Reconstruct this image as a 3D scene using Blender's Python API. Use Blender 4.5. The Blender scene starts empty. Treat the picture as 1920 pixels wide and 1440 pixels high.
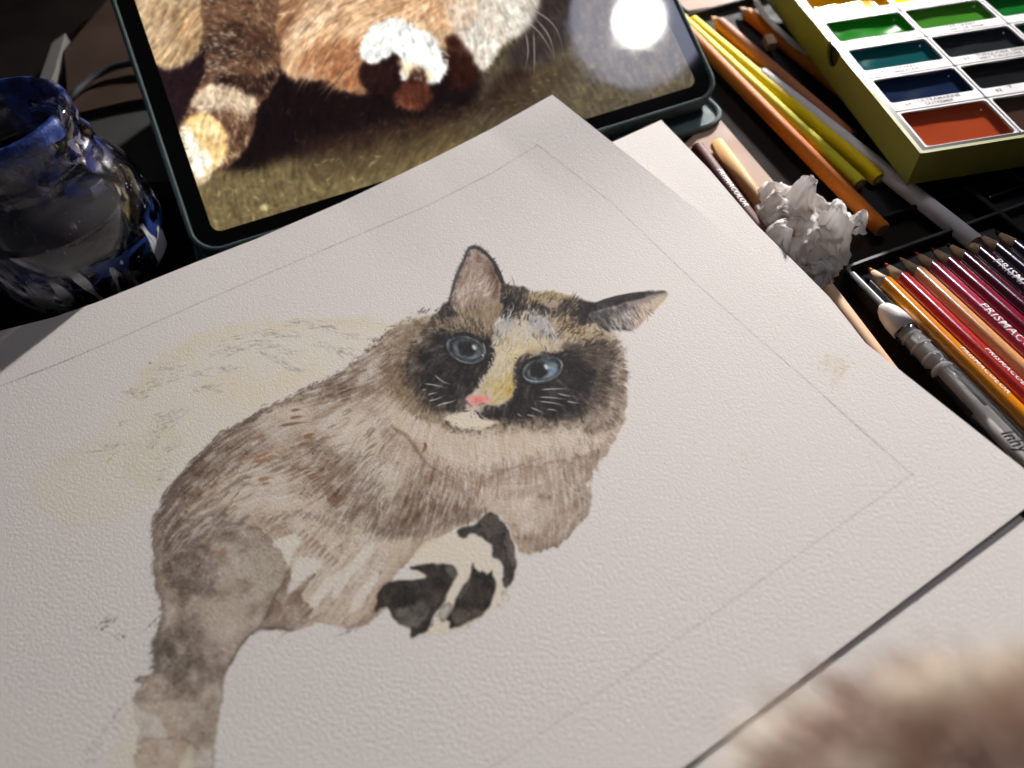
import bpy, bmesh, math, random
import numpy as np
from mathutils import Vector, Matrix, noise as mnoise

sc = bpy.context.scene
col = sc.collection
random.seed(4)

# ------------------------------------------------------------------ camera
CAM_H = 0.231                                     # height of the lens above the painted sheet (m)
FPX, CX, CY = 1353.806, 960.0, 720.0              # focal length and centre in units of a 1920-wide frame
RW = np.array([[0.84913604, -0.46055224, 0.25857228],
               [-0.52186595, -0.65614109, 0.54510073],
               [-0.08138747, -0.59780474, -0.79749958]])   # world axes seen from the lens (x right, y down, z ahead)
cam_d = bpy.data.cameras.new('camera'); cam = bpy.data.objects.new('camera', cam_d); col.objects.link(cam)
r_, u_, f_ = RW[:, 0], -RW[:, 1], RW[:, 2]
cam.matrix_world = Matrix(((r_[0], u_[0], -f_[0], 0), (r_[1], u_[1], -f_[1], 0), (r_[2], u_[2], -f_[2], CAM_H), (0, 0, 0, 1)))
cam_d.sensor_width = 36; cam_d.lens = FPX / 1920 * 36
cam_d.clip_start = 0.004; cam_d.clip_end = 20
cam_d.dof.use_dof = True; cam_d.dof.focus_distance = 0.316; cam_d.dof.aperture_fstop = 6.4
sc.camera = cam

# ------------------------------------------------------------------ world, exposure
w = bpy.data.worlds.new('World'); sc.world = w; w.use_nodes = True
w.node_tree.nodes['Background'].inputs[0].default_value = (0.95, 0.93, 1.0, 1)
w.node_tree.nodes['Background'].inputs[1].default_value = 0.026
sc.view_settings.view_transform = 'Standard'; sc.view_settings.look = 'None'
sc.view_settings.exposure = 0.0; sc.view_settings.gamma = 1.0
LAMP_POS, LAMP_AIM, LAMP_LED = Vector((1.22, 0.94, 0.425)), Vector((0.02, -0.15, 0.0)), 2560.0     # low desk lamp, the main light
ROUND_POS, ROUND_AIM = Vector((0.507, 0.323, 0.513)), Vector((0.16, 0.14, 0.0))                     # round lamp mirrored in the screen
ROUND_LED, ROUND_RIM = 40.0, 5.2


# ------------------------------------------------------------------ helpers
def at(px, py, z=0.0):
    """where the line of sight of a spot in the picture meets the level z"""
    d = RW @ np.array([px - CX, py - CY, FPX]); t = (z - CAM_H) / d[2]
    return Vector((d[0] * t, d[1] * t, z))

def lin(c):
    return tuple((x / 255 / 12.92) if x / 255 <= .04045 else ((x / 255 + .055) / 1.055) ** 2.4 for x in c)

def tag(o, label=None, cat=None, group=None, kind=None):
    if label: o['label'] = label
    if cat: o['category'] = cat
    if group: o['group'] = group
    if kind: o['kind'] = kind
    return o

def mat(name, colour=(.5, .5, .5), rough=.5, metal=0., spec=.5, bump=None, vary=0., vscale=200., coat=0., trans=0., ior=1.5, sss=0.):
    """principled material; colour in linear; vary = brightness drift; bump = (scale, strength, distance)"""
    m = bpy.data.materials.new(name); m.use_nodes = True
    nt = m.node_tree; b = nt.nodes['Principled BSDF']
    b.inputs['Base Color'].default_value = (*colour, 1); b.inputs['Roughness'].default_value = rough
    b.inputs['Metallic'].default_value = metal; b.inputs['Specular IOR Level'].default_value = spec
    b.inputs['Coat Weight'].default_value = coat; b.inputs['Coat Roughness'].default_value = .08
    b.inputs['Transmission Weight'].default_value = trans; b.inputs['IOR'].default_value = ior
    if sss:
        b.inputs['Subsurface Weight'].default_value = sss; b.inputs['Subsurface Scale'].default_value = .003
    tc = nt.nodes.new('ShaderNodeTexCoord')
    if vary:
        n = nt.nodes.new('ShaderNodeTexNoise'); n.inputs['Scale'].default_value = vscale; n.inputs['Detail'].default_value = 6
        r = nt.nodes.new('ShaderNodeMapRange'); r.inputs[1].default_value = .3; r.inputs[2].default_value = .7
        r.inputs[3].default_value = 1 - vary; r.inputs[4].default_value = 1 + vary
        mx = nt.nodes.new('ShaderNodeMix'); mx.data_type = 'RGBA'; mx.blend_type = 'MULTIPLY'; mx.inputs[0].default_value = 1
        mx.inputs[6].default_value = (*colour, 1)
        nt.links.new(tc.outputs['Object'], n.inputs['Vector']); nt.links.new(n.outputs['Fac'], r.inputs[0])
        nt.links.new(r.outputs[0], mx.inputs[7]); nt.links.new(mx.outputs[2], b.inputs['Base Color'])
        rr = nt.nodes.new('ShaderNodeMapRange'); rr.inputs[1].default_value = .3; rr.inputs[2].default_value = .7
        rr.inputs[3].default_value = max(rough - .1, .03); rr.inputs[4].default_value = min(rough + .12, 1)
        nt.links.new(n.outputs['Fac'], rr.inputs[0]); nt.links.new(rr.outputs[0], b.inputs['Roughness'])
    if bump:
        n2 = nt.nodes.new('ShaderNodeTexNoise'); n2.inputs['Scale'].default_value = bump[0]; n2.inputs['Detail'].default_value = 4
        bp = nt.nodes.new('ShaderNodeBump'); bp.inputs['Strength'].default_value = bump[1]; bp.inputs['Distance'].default_value = bump[2]
        nt.links.new(tc.outputs['Object'], n2.inputs['Vector']); nt.links.new(n2.outputs['Fac'], bp.inputs['Height']); nt.links.new(bp.outputs[0], b.inputs['Normal'])
    return m

def emit(name, colour, strength):
    m = bpy.data.materials.new(name); m.use_nodes = True; nt = m.node_tree; nt.nodes.clear()
    e = nt.nodes.new('ShaderNodeEmission'); e.inputs[0].default_value = (*colour, 1); e.inputs[1].default_value = strength
    o = nt.nodes.new('ShaderNodeOutputMaterial'); nt.links.new(e.outputs[0], o.inputs[0]); return m

def obj(name, geo, m, parent=None, smooth=False):
    """geo: bmesh or (verts, faces) -> one mesh object"""
    me = bpy.data.meshes.new(name)
    if isinstance(geo, bmesh.types.BMesh):
        geo.normal_update(); geo.to_mesh(me); geo.free()
    else:
        me.from_pydata([tuple(v) for v in geo[0]], [], geo[1]); me.update()
    if m: me.materials.append(m)
    if smooth: me.polygons.foreach_set('use_smooth', [True] * len(me.polygons))
    o = bpy.data.objects.new(name, me); col.objects.link(o)
    if parent: o.parent = parent
    return o

def empty(name, loc=(0, 0, 0), rot=None):
    o = bpy.data.objects.new(name, None); col.objects.link(o); o.empty_display_size = .01
    if rot is not None: o.matrix_world = Matrix.Translation(loc) @ rot.to_4x4()
    else: o.location = loc
    return o

def frame(xdir, zdir=(0, 0, 1)):
    x = Vector(xdir).normalized(); z = Vector(zdir).normalized(); y = z.cross(x).normalized(); x = y.cross(z)
    return Matrix((x, y, z)).transposed()

def box(a, b, bev=0., seg=2, bm=None):
    bm = bm or bmesh.new(); a = Vector(a); b = Vector(b)
    r = bmesh.ops.create_cube(bm, size=1)
    for v in r['verts']:
        v.co = Vector(((a[i] + b[i]) / 2 + v.co[i] * (b[i] - a[i]) for i in range(3)))
    if bev:
        es = list({e for v in r['verts'] for e in v.link_edges})
        bmesh.ops.bevel(bm, geom=es, offset=bev, segments=seg, affect='EDGES', profile=.5)
    return bm

def lathe(profile, n=40, a0=0., a1=2 * math.pi, close=True):
    """profile [(r, z)] about the z axis"""
    bm = bmesh.new(); rows = []
    full = abs(a1 - a0 - 2 * math.pi) < 1e-6
    k = n if full else n + 1
    for r, z in profile:
        rows.append([bm.verts.new((r * math.cos(a0 + (a1 - a0) * i / n), r * math.sin(a0 + (a1 - a0) * i / n), z)) for i in range(k)])
    for p, q in zip(rows[:-1], rows[1:]):
        for i in range(n):
            j = (i + 1) % k
            bm.faces.new((p[i], p[j], q[j], q[i]))
    bmesh.ops.remove_doubles(bm, verts=bm.verts, dist=1e-6)
    return bm

def tube(path, rad, n=10, cap=True):
    P = [Vector(p) for p in path]; bm = bmesh.new(); rows = []
    up = Vector((0, 0, 1))
    for i, p in enumerate(P):
        t = (P[min(i + 1, len(P) - 1)] - P[max(i - 1, 0)]).normalized()
        a = up.cross(t)
        a = a.normalized() if a.length > 1e-4 else Vector((1, 0, 0))
        b = t.cross(a); r = rad[i] if hasattr(rad, '__len__') else rad
        rows.append([bm.verts.new(p + a * r * math.cos(2 * math.pi * k / n) + b * r * math.sin(2 * math.pi * k / n)) for k in range(n)])
    for p, q in zip(rows[:-1], rows[1:]):
        for k in range(n): bm.faces.new((p[k], p[(k + 1) % n], q[(k + 1) % n], q[k]))
    if cap:
        bm.faces.new(rows[0][::-1]); bm.faces.new(rows[-1])
    return bm

def rrect(x0, y0, x1, y1, r, n=8):
    pts = []
    for cx, cy, a in ((x1 - r, y0 + r, -90), (x1 - r, y1 - r, 0), (x0 + r, y1 - r, 90), (x0 + r, y0 + r, 180)):
        for i in range(n + 1):
            t = math.radians(a + 90 * i / n); pts.append((cx + r * math.cos(t), cy + r * math.sin(t)))
    return pts

def loft(loops, cap0=True, cap1=True):
    """closed rings of equal count"""
    bm = bmesh.new(); rows = [[bm.verts.new(p) for p in L] for L in loops]; n = len(rows[0])
    for p, q in zip(rows[:-1], rows[1:]):
        for k in range(n): bm.faces.new((p[k], p[(k + 1) % n], q[(k + 1) % n], q[k]))
    if cap0: bm.faces.new(rows[0][::-1])
    if cap1: bm.faces.new(rows[-1])
    return bm

def ring(pts, z): return [(x, y, z) for x, y in pts]

def text_geo(s, size, shear=0., spacing=1.0, font_bold=0.):
    """flat lettering as a triangulated mesh: verts (x, y), faces"""
    c = bpy.data.curves.new('t', 'FONT'); c.body = s; c.size = size; c.shear = shear; c.space_character = spacing; c.offset = font_bold
    c.resolution_u = 2; c.align_x = 'LEFT'; c.align_y = 'CENTER'
    o = bpy.data.objects.new('t', c); col.objects.link(o)
    dg = bpy.context.evaluated_depsgraph_get(); me = bpy.data.meshes.new_from_object(o.evaluated_get(dg))
    v = [tuple(p.co) for p in me.vertices]; f = [tuple(p.vertices) for p in me.polygons]
    bpy.data.objects.remove(o); bpy.data.curves.remove(c); bpy.data.meshes.remove(me)
    return v, f

def wrap_geo(s, size, shear, spacing, bold, x0, radius, roll, lift):
    """lettering wrapped round a barrel that runs along x"""
    v, f = text_geo(s, size, shear, spacing, bold)
    bm = bmesh.new(); vs = [bm.verts.new(p) for p in v]
    for q in f:
        try: bm.faces.new([vs[k] for k in q])
        except ValueError: pass
    for k in range(-9, 10):
        bmesh.ops.bisect_plane(bm, geom=bm.verts[:] + bm.edges[:] + bm.faces[:], plane_co=(0, k * .0004, 0), plane_no=(0, 1, 0))
    for p in bm.verts:
        th = math.radians(roll) - p.co.y / radius
        p.co = Vector((x0 + p.co.x, (radius + lift) * math.cos(th), (radius + lift) * math.sin(th)))
    return bm

def sstep(a, b, x):
    t = min(max((x - a) / (b - a), 0), 1); return t * t * (3 - 2 * t)

def px_image(name, arr):
    """picture made here from numbers (rows top to bottom, linear light)"""
    h, w_ = arr.shape[:2]
    im = bpy.data.images.new(name, w_, h, alpha=False, float_buffer=True); im.colorspace_settings.name = 'Non-Color'
    buf = np.ones((h, w_, 4), np.float32); buf[..., :3] = arr[::-1]
    im.pixels.foreach_set(buf.ravel()); im.update(); im.pack()
    return im

def project(P):
    """(n,3) world points -> picture units"""
    v = (np.asarray(P) - np.array([0, 0, CAM_H])) @ RW
    return np.c_[CX + FPX * v[:, 0] / v[:, 2], CY + FPX * v[:, 1] / v[:, 2]]

def sample(C, uv):
    """bilinear look-up in a canvas at sketch units"""
    x = (uv[:, 0] - C.x0) * C.k - .5; y = (uv[:, 1] - C.y0) * C.k - .5
    inside = (x > 1) & (y > 1) & (x < C.W - 3) & (y < C.Hh - 3)
    xc = np.clip(x, 0, C.W - 2); yc = np.clip(y, 0, C.Hh - 2); xi = xc.astype(int); yi = yc.astype(int)
    fx = (xc - xi)[:, None]; fy = (yc - yi)[:, None]; I = C.im
    out = (I[yi, xi] * (1 - fx) + I[yi, xi + 1] * fx) * (1 - fy) + (I[yi + 1, xi] * (1 - fx) + I[yi + 1, xi + 1] * fx) * fy
    return out, inside

def to_lin(a):
    return np.where(a <= .04045, a / 12.92, ((a + .055) / 1.055) ** 2.4)

# ---------------------------------------------------------------- brush-work helpers (numpy)
class Canvas:
    """A sheet of colour (sRGB 0..1) with a few brushes. Coordinates are sketch units."""
    def __init__(s, x0, y0, x1, y1, scale, colour, seed=1):
        s.x0, s.y0, s.k = x0, y0, scale
        s.W, s.Hh = int((x1 - x0) * scale), int((y1 - y0) * scale)
        s.im = np.empty((s.Hh, s.W, 3), np.float32); s.im[:] = np.array(colour, np.float32) / 255.
        s.rng = np.random.default_rng(seed)
        g = s.noise(5.0, 901, 2); s.grain = (g - g.mean()) / g.std()
        nz = lambda c, sd, o: (lambda g: (g - g.mean()) / g.std() * .25 + .5)(s.noise(c, sd, o))
        s.n_big = nz(60, 902, 4); s.n_mid = nz(24, 903, 4); s.n_fin = nz(8, 904, 3)
        s.wx = (nz(16, 905, 4) - .5) * .8; s.wy = (nz(16, 906, 4) - .5) * .8

    def noise(s, cell, seed, octaves=3, shape=None):
        h, w = (s.Hh, s.W)
        r = np.random.default_rng(seed); out = np.zeros((h, w), np.float32); amp, tot = 1., 0.
        c = cell * s.k
        for _ in range(octaves):
            c = max(c, 1.6)
            gh, gw = int(h / c) + 3, int(w / c) + 3
            g = r.random((gh, gw)).astype(np.float32)
            ys = np.arange(h) / c; xs = np.arange(w) / c
            yi = ys.astype(int); xi = xs.astype(int)
            fy = (ys - yi); fx = (xs - xi)
            fy = (fy * fy * (3 - 2 * fy)).astype(np.float32)[:, None]; fx = (fx * fx * (3 - 2 * fx)).astype(np.float32)[None]
            a = g[yi][:, xi]; b = g[yi][:, xi + 1]; cc = g[yi + 1][:, xi]; d = g[yi + 1][:, xi + 1]
            out += amp * ((a * (1 - fx) + b * fx) * (1 - fy) + (cc * (1 - fx) + d * fx) * fy)
            tot += amp; amp *= .5; c *= .5
        return out / tot

    def pix(s, pts):
        p = np.asarray(pts, float); return np.c_[(p[..., 0] - s.x0) * s.k, (p[..., 1] - s.y0) * s.k]

    @staticmethod
    def smooth(pts, n=6, closed=True):
        p = np.asarray(pts, float)
        if closed: q = np.vstack([p[-1], p, p[0], p[1]])
        else: q = np.vstack([2 * p[0] - p[1], p, 2 * p[-1] - p[-2]])
        out = []
        t = np.linspace(0, 1, n, endpoint=False)[:, None]
        for i in range(1, len(q) - 2):
            a, b, c, d = q[i - 1], q[i], q[i + 1], q[i + 2]
            out.append(.5 * (2 * b + (c - a) * t + (2 * a - 5 * b + 4 * c - d) * t ** 2 + (3 * b - a - 3 * c + d) * t ** 3))
        if not closed: out.append(p[-1:])
        return np.vstack(out)

    @staticmethod
    def blur(m, r):
        r = int(round(r))
        if r < 1: return m
        for _ in range(2):
            for ax in (0, 1):
                pad = [(0, 0), (0, 0)]; pad[ax] = (r + 1, r)
                c = np.cumsum(np.pad(m, pad, mode='edge'), axis=ax, dtype=np.float64)
                if ax == 0: m = ((c[2 * r + 1:] - c[:-2 * r - 1]) / (2 * r + 1)).astype(np.float32)
                else: m = ((c[:, 2 * r + 1:] - c[:, :-2 * r - 1]) / (2 * r + 1)).astype(np.float32)
        return m

    def mask(s, pts, warp=0., feather=0., rough=True, smooth=True):
        """polygon coverage in its bounding box -> (slices, mask)"""
        p = s.pix(s.smooth(pts) if smooth else pts)
        m = int((warp + feather * 2.5) * s.k + 4)
        ax0, ay0 = np.maximum(np.floor(p.min(0)).astype(int) - m, 0)
        ax1 = min(int(p[:, 0].max()) + m, s.W); ay1 = min(int(p[:, 1].max()) + m, s.Hh)
        if ax1 <= ax0 or ay1 <= ay0: return None
        sl = (slice(ay0, ay1), slice(ax0, ax1))
        yy, xx = np.mgrid[ay0:ay1, ax0:ax1].astype(np.float32)
        if warp:
            xx = xx + s.wx[sl] * 2 * warp * s.k; yy = yy + s.wy[sl] * 2 * warp * s.k
        ins = np.zeros(xx.shape, bool)
        q = np.roll(p, -1, 0)
        for (x1, y1), (x2, y2) in zip(p, q):
            if y1 == y2: continue
            c = ((y1 > yy) != (y2 > yy)) & (xx < (x2 - x1) * (yy - y1) / (y2 - y1) + x1)
            ins ^= c
        mk = s.blur(ins.astype(np.float32), max(feather * s.k * .55, .6))
        return sl, mk

    def lay(s, sl, a, col):
        c = np.asarray(col, np.float32) / 255.
        a = np.clip(a, 0, 1)[..., None]
        s.im[sl] = s.im[sl] * (1 - a) + c * a

    def fill(s, pts, col, a=1., warp=0., feather=0., mott=0., edge=0., grain=0., col2=None, smooth=True):
        """wash: mottled, with an optional dark rim and paper grain showing"""
        r = s.mask(pts, warp, feather, smooth=smooth)
        if r is None: return
        sl, m = r
        if feather > 2.5: m = np.clip(m + (m * (1 - m)) * .9 * np.clip(s.grain[sl] * .6 + (s.n_fin[sl] - .5) * 2.2, -1.2, 1.2), 0, 1)
        d = m * a
        if mott: d = d * np.clip(1 + 2.2 * mott * (s.n_mid[sl] * .6 + s.n_big[sl] * .4 - .5), 0, 1.5)
        if grain: d = d * np.clip(1 + grain * s.grain[sl], 0, 2)
        s.lay(sl, d, col)
        if col2 is not None:
            t = np.clip((s.n_mid[sl] * .6 + s.n_big[sl] * .4 - .5) * 7 + .35, 0, 1)
            s.lay(sl, d * t, col2)
        if edge:
            e = np.clip(m * (1 - s.blur(m, 4 * s.k)) * 2.4, 0, 1) * (m > .3)
            s.lay(sl, e * edge, np.asarray(col) * .62)

    def strokes(s, lines, widths, col, a=.8, grain=0., taper=True):
        """many tapered strokes of one colour; lines: list of (n,2) arrays"""
        if not len(lines): return
        X, Y, Rr, A = [], [], [], []
        widths = np.broadcast_to(np.asarray(widths, float), (len(lines),))
        al = np.broadcast_to(np.asarray(a, float), (len(lines),))
        for ln, w, aa in zip(lines, widths, al):
            p = s.pix(ln)
            seg = np.hypot(*np.diff(p, axis=0).T); L = seg.sum()
            n = max(int(L / .6), 2); t = np.linspace(0, L, n); cs = np.r_[0, np.cumsum(seg)]
            X.append(np.interp(t, cs, p[:, 0])); Y.append(np.interp(t, cs, p[:, 1]))
            u = t / max(L, 1e-6)
            tp = (np.clip(np.minimum(u * 5, (1 - u) * 1.6), .12, 1) if taper else np.ones(n))
            Rr.append(w * s.k * .5 * tp); A.append(np.full(n, aa) * (np.clip(tp * 1.3, 0, 1) if taper else 1))
        X = np.concatenate(X); Y = np.concatenate(Y); Rr = np.concatenate(Rr); A = np.concatenate(A)
        K = int(np.ceil(Rr.max() + .6))
        x0 = max(int(X.min()) - K - 1, 0); y0 = max(int(Y.min()) - K - 1, 0)
        x1 = min(int(X.max()) + K + 2, s.W); y1 = min(int(Y.max()) + K + 2, s.Hh)
        if x1 <= x0 or y1 <= y0: return
        sl = (slice(y0, y1), slice(x0, x1)); h, w = y1 - y0, x1 - x0
        m = np.zeros(h * w, np.float32)
        xi = np.floor(X).astype(int); yi = np.floor(Y).astype(int)
        for dy in range(-K, K + 1):
            for dx in range(-K, K + 1):
                px, py = xi + dx, yi + dy
                d = np.hypot(px + .5 - X, py + .5 - Y)
                c = np.clip(Rr - d + .5, 0, 1) * np.clip(Rr * 2 + .25, .25, 1) * A
                ok = (c > .02) & (px >= x0) & (px < x1) & (py >= y0) & (py < y1)
                if ok.any(): np.maximum.at(m, (py[ok] - y0) * w + px[ok] - x0, c[ok].astype(np.float32))
        m = m.reshape(h, w)
        if grain: m = m * np.clip(.55 + grain * s.grain[sl], 0, 1.25)
        s.lay(sl, m, col)

    def hair(s, pts, n, ang, length, width, cols, a=.5, curve=.15, spread=.25, grain=0., jit=0., wmask=None, feather=0):
        """hairs seeded in a polygon; ang = degrees (image, y down) or f(x, y) -> degrees"""
        q = s.smooth(pts); lo, hi = q.min(0), q.max(0)
        P = s.rng.uniform(lo, hi, (n * 4, 2))
        ins = np.zeros(len(P), bool)
        for (xa, ya), (xb, yb) in zip(q, np.roll(q, -1, 0)):
            if ya == yb: continue
            ins ^= ((ya > P[:, 1]) != (yb > P[:, 1])) & (P[:, 0] < (xb - xa) * (P[:, 1] - ya) / (yb - ya) + xa)
        P = P[ins][:n]
        th = ang(P[:, 0], P[:, 1]) if callable(ang) else np.full(len(P), float(ang))
        th = np.radians(th) + s.rng.normal(0, spread, len(P))
        L = length * s.rng.uniform(.5, 1.3, len(P)); cv = s.rng.normal(0, curve, len(P))
        t = np.linspace(0, 1, 6)
        groups = np.array_split(np.arange(len(P)), max(len(cols) * 2, 1))
        for gi, g in enumerate(groups):
            c = cols[gi % len(cols)]
            lines = []
            for i in g:
                a_ = th[i] + cv[i] * 2 * t
                dx = np.cumsum(np.cos(a_)) * L[i] / 6; dy = np.cumsum(np.sin(a_)) * L[i] / 6
                lines.append(np.c_[P[i, 0] + dx - dx[-1] * .5, P[i, 1] + dy - dy[-1] * .5])
            w = width * s.rng.uniform(.6, 1.3, len(g))
            s.strokes(lines, w, c, a * s.rng.uniform(.5, 1.2, len(g)), grain)

    def fringe(s, path, ang, n, length, width, cols, a=.8, spread=.2, inset=.5, jit=2.5):
        """tapering tufts set along a path, root inside, tip pointing along ang (degrees or list along the path)"""
        q = s.smooth(path, 10, False)
        for c in cols:
            lines = []
            for _ in range(max(n // len(cols), 1)):
                u = s.rng.random(); i = int(u * (len(q) - 1))
                th = math.radians(np.interp(u, np.linspace(0, 1, len(ang)), ang) if hasattr(ang, '__len__') else ang) + s.rng.normal(0, spread)
                L = length * s.rng.uniform(.45, 1.3); d = np.array([math.cos(th), math.sin(th)])
                p = q[i] + s.rng.normal(0, jit, 2) - d * L * inset
                b = np.array([-d[1], d[0]]) * s.rng.normal(0, .1) * L
                lines.append(s.smooth([p, p + d * L * .5 + b, p + d * L], 4, False))
            s.strokes(lines, width * s.rng.uniform(.6, 1.3, len(lines)), c, a * s.rng.uniform(.6, 1.1, len(lines)))

    def streaks(s, f, length, seed, step=1.5):
        """noise drawn out along a direction field"""
        yy, xx = np.mgrid[0:s.Hh:8, 0:s.W:8].astype(np.float32)
        th = np.radians(f(xx.ravel() / s.k + s.x0, yy.ravel() / s.k + s.y0)).reshape(xx.shape)
        up = lambda a: np.repeat(np.repeat(a, 8, 0), 8, 1)[:s.Hh, :s.W]
        c, d = s.blur(up(np.cos(th)).astype(np.float32), 6), s.blur(up(np.sin(th)).astype(np.float32), 6)
        nz = s.noise(3.2, seed, 2); yy, xx = np.mgrid[0:s.Hh, 0:s.W].astype(np.float32)
        acc = np.zeros_like(nz); n = int(length * s.k / step / 2)
        for i in range(-n, n + 1):
            w = 1 - abs(i) / (n + 1)
            acc += w * nz[np.clip(yy + i * step * d, 0, s.Hh - 1).astype(int), np.clip(xx + i * step * c, 0, s.W - 1).astype(int)]
        return (acc - acc.mean()) / acc.std()

    def granulate(s, paper, k=.3, lines=.25, streak=None, ks=0., region=None):
        """pigment settles unevenly: vary density, add drying lines"""
        pc = np.asarray(paper, np.float32) / 255.
        r = np.clip(s.im / pc, .02, 1.3)
        g = 1 + k * ((s.n_mid - .5) * 2.0 + (s.n_fin - .5) * 1.4 + s.grain * .16)
        if streak is not None: g += ks * streak
        g += lines * np.exp(-((s.noise(34, 931, 4) - .5) / .012) ** 2) + lines * .7 * np.exp(-((s.noise(20, 932, 3) - .47) / .014) ** 2)
        if region is not None: g = 1 + (g - 1) * region
        s.im = (pc * r ** np.clip(g, .25, 2.4)[..., None]).astype(np.float32)

    def ellipse(s, cx, cy, rx, ry, rot, col, a=1., feather=1., warp=0.):
        t = np.linspace(0, 2 * np.pi, 28, endpoint=False); r = np.radians(rot)
        x = rx * np.cos(t); y = ry * np.sin(t)
        s.fill(np.c_[cx + x * np.cos(r) - y * np.sin(r), cy + x * np.sin(r) + y * np.cos(r)], col, a, warp, feather, smooth=False)


def flow(samples):
    """direction field from (x, y, degrees) samples"""
    S = np.array(samples, float)
    def f(x, y):
        d2 = (x[:, None] - S[None, :, 0]) ** 2 + (y[:, None] - S[None, :, 1]) ** 2 + 30.
        w = d2 ** -1.5; r = np.radians(S[:, 2])
        return np.degrees(np.arctan2((w * np.sin(r)).sum(1), (w * np.cos(r)).sum(1)))
    return f
PAPER = (206, 199, 195)
def paint_cat():
    C = Canvas(-140, 160, 1960, 1660, .75, PAPER, 7)
    F, Hh, S = C.fill, C.hair, C.strokes
    rng = C.rng
    def grp(pts, ang, n, length, spread, col, a, w=1.5, grain=.6, along=0):
        """a few pencil ticks scattered about a line of points"""
        q = C.smooth(pts, 8, False); out = []
        for _ in range(n):
            p = q[rng.integers(len(q))] + rng.normal(0, spread, 2)
            th = math.radians(ang + rng.normal(0, 9)); L = length * rng.uniform(.5, 1.25)
            d = np.array([math.cos(th), math.sin(th)]) * L / 2; b = np.array([-d[1], d[0]]) * rng.normal(0, .08)
            out.append(np.array([p - d, p + b, p + d]))
        S(out, w, col, a, grain)
    def body_edges():
        FR = C.fringe
        # broad wet strokes down the shoulder, the bib and the collar fold
        for ln, w_, al, c_ in (([(290, 985), (345, 915), (430, 868)], 9, .6, (92, 78, 70)), ([(298, 958), (355, 892), (420, 852)], 7, .6, (98, 84, 76)), ([(288, 1002), (340, 952), (425, 918)], 12, .5, (104, 90, 82)),
                               ([(302, 1014), (372, 957), (470, 905)], 9, .4, (112, 97, 88)), ([(330, 905), (388, 852), (452, 826)], 6, .6, (92, 78, 70)), ([(372, 862), (430, 817), (505, 790)], 5, .5, (100, 86, 78)),
                               ([(303, 948), (332, 904), (374, 860), (420, 815), (470, 785)], 3.4, .75, (78, 66, 60)), ([(310, 1040), (390, 1002), (450, 985)], 10, .4, (100, 88, 80)), ([(350, 985), (430, 945), (500, 915)], 8, .35, (120, 103, 92)),
                               ([(400, 930), (470, 890), (540, 870)], 7, .35, (112, 96, 86)), ([(560, 845), (610, 822), (660, 812)], 6, .4, (112, 96, 86)), ([(570, 870), (640, 835), (690, 828)], 5, .4, (118, 102, 92)), ([(600, 905), (650, 870), (690, 850)], 7, .4, (110, 94, 84)),
                               ([(620, 955), (655, 915), (690, 880)], 7, .45, (104, 88, 78)), ([(650, 985), (680, 945), (705, 905)], 8, .45, (98, 83, 74)), ([(690, 1000), (712, 960), (735, 920)], 8, .45, (100, 85, 76)), ([(730, 1003), (748, 965), (768, 925)], 8, .4, (104, 89, 79)),
                               ([(775, 1000), (790, 965), (805, 930)], 8, .4, (104, 89, 79)), ([(825, 992), (838, 960), (848, 930)], 7, .4, (106, 91, 81)), ([(868, 980), (878, 950), (884, 925)], 7, .4, (104, 89, 79)),
                               ([(724, 772), (738, 802), (762, 818), (778, 838), (802, 870), (842, 893), (880, 898), (905, 886)], 9, .32, (110, 92, 80)), ([(906, 884), (903, 905), (894, 930)], 7, .5, (128, 107, 95)), ([(905, 886), (960, 878), (1010, 860), (1053, 848)], 6, .45, (132, 114, 102)),
                               ([(796, 828), (799, 840), (788, 850), (776, 846)], 5, .45, (124, 92, 72)), ([(1066, 868), (1074, 890), (1070, 915)], 6, .35, (140, 124, 112)), ([(1096, 850), (1102, 875), (1094, 900)], 7, .35, (140, 124, 112)), ([(1040, 905), (1048, 930), (1046, 955)], 6, .35, (140, 124, 112)),
                               ([(488, 1178), (464, 1195), (448, 1215), (430, 1247), (417, 1282), (412, 1318)], 3, .6, (86, 74, 70)), ([(304, 1150), (296, 1184), (288, 1215)], 3, .5, (86, 76, 72)), ([(290, 1214), (312, 1222), (330, 1250)], 9, .35, (84, 76, 72)), ([(320, 1050), (360, 1040), (395, 1062)], 12, .35, (84, 75, 69))):
            S([C.smooth(ln, 8, False)], w_, c_, al)
        dkb = [(84, 72, 65), (112, 97, 88), (98, 84, 76)]
        FR([(640, 700), (560, 738), (500, 767), (470, 784)], [150, 155, 160, 158], 60, 26, 3, dkb, .6)
        FR([(470, 785), (420, 815), (370, 860), (330, 905), (303, 945), (288, 990)], [155, 150, 145, 138, 130, 122], 110, 34, 3.4, dkb, .7)
        FR([(290, 990), (294, 1030), (290, 1080), (303, 1130)], [122, 118, 112, 110], 70, 30, 2.6, [(112, 98, 90), (134, 120, 110)], .6)
        FR([(305, 1140), (297, 1180), (288, 1214), (285, 1262)], [150, 140, 150, 165], 34, 20, 4, [(112, 102, 96), (96, 88, 84)], .6)
        FR([(545, 1176), (600, 1160), (665, 1172), (715, 1140)], [150, 140, 140, 135], 60, 34, 4.5, [(150, 135, 122), (172, 158, 146), (140, 122, 110)], .6)
        FR([(1150, 812), (1130, 852), (1104, 900), (1106, 940), (1092, 970), (1060, 1002), (1010, 1022), (980, 1030)], [60, 75, 85, 80, 95, 100, 105, 100], 80, 26, 5, [(150, 134, 122), (168, 153, 141)], .65)
        FR([(700, 1000), (760, 1005), (820, 992), (870, 978), (905, 962)], [118, 112, 108, 105, 100], 90, 30, 4, [(98, 84, 75), (118, 103, 92), (140, 125, 113)], .75)
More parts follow.
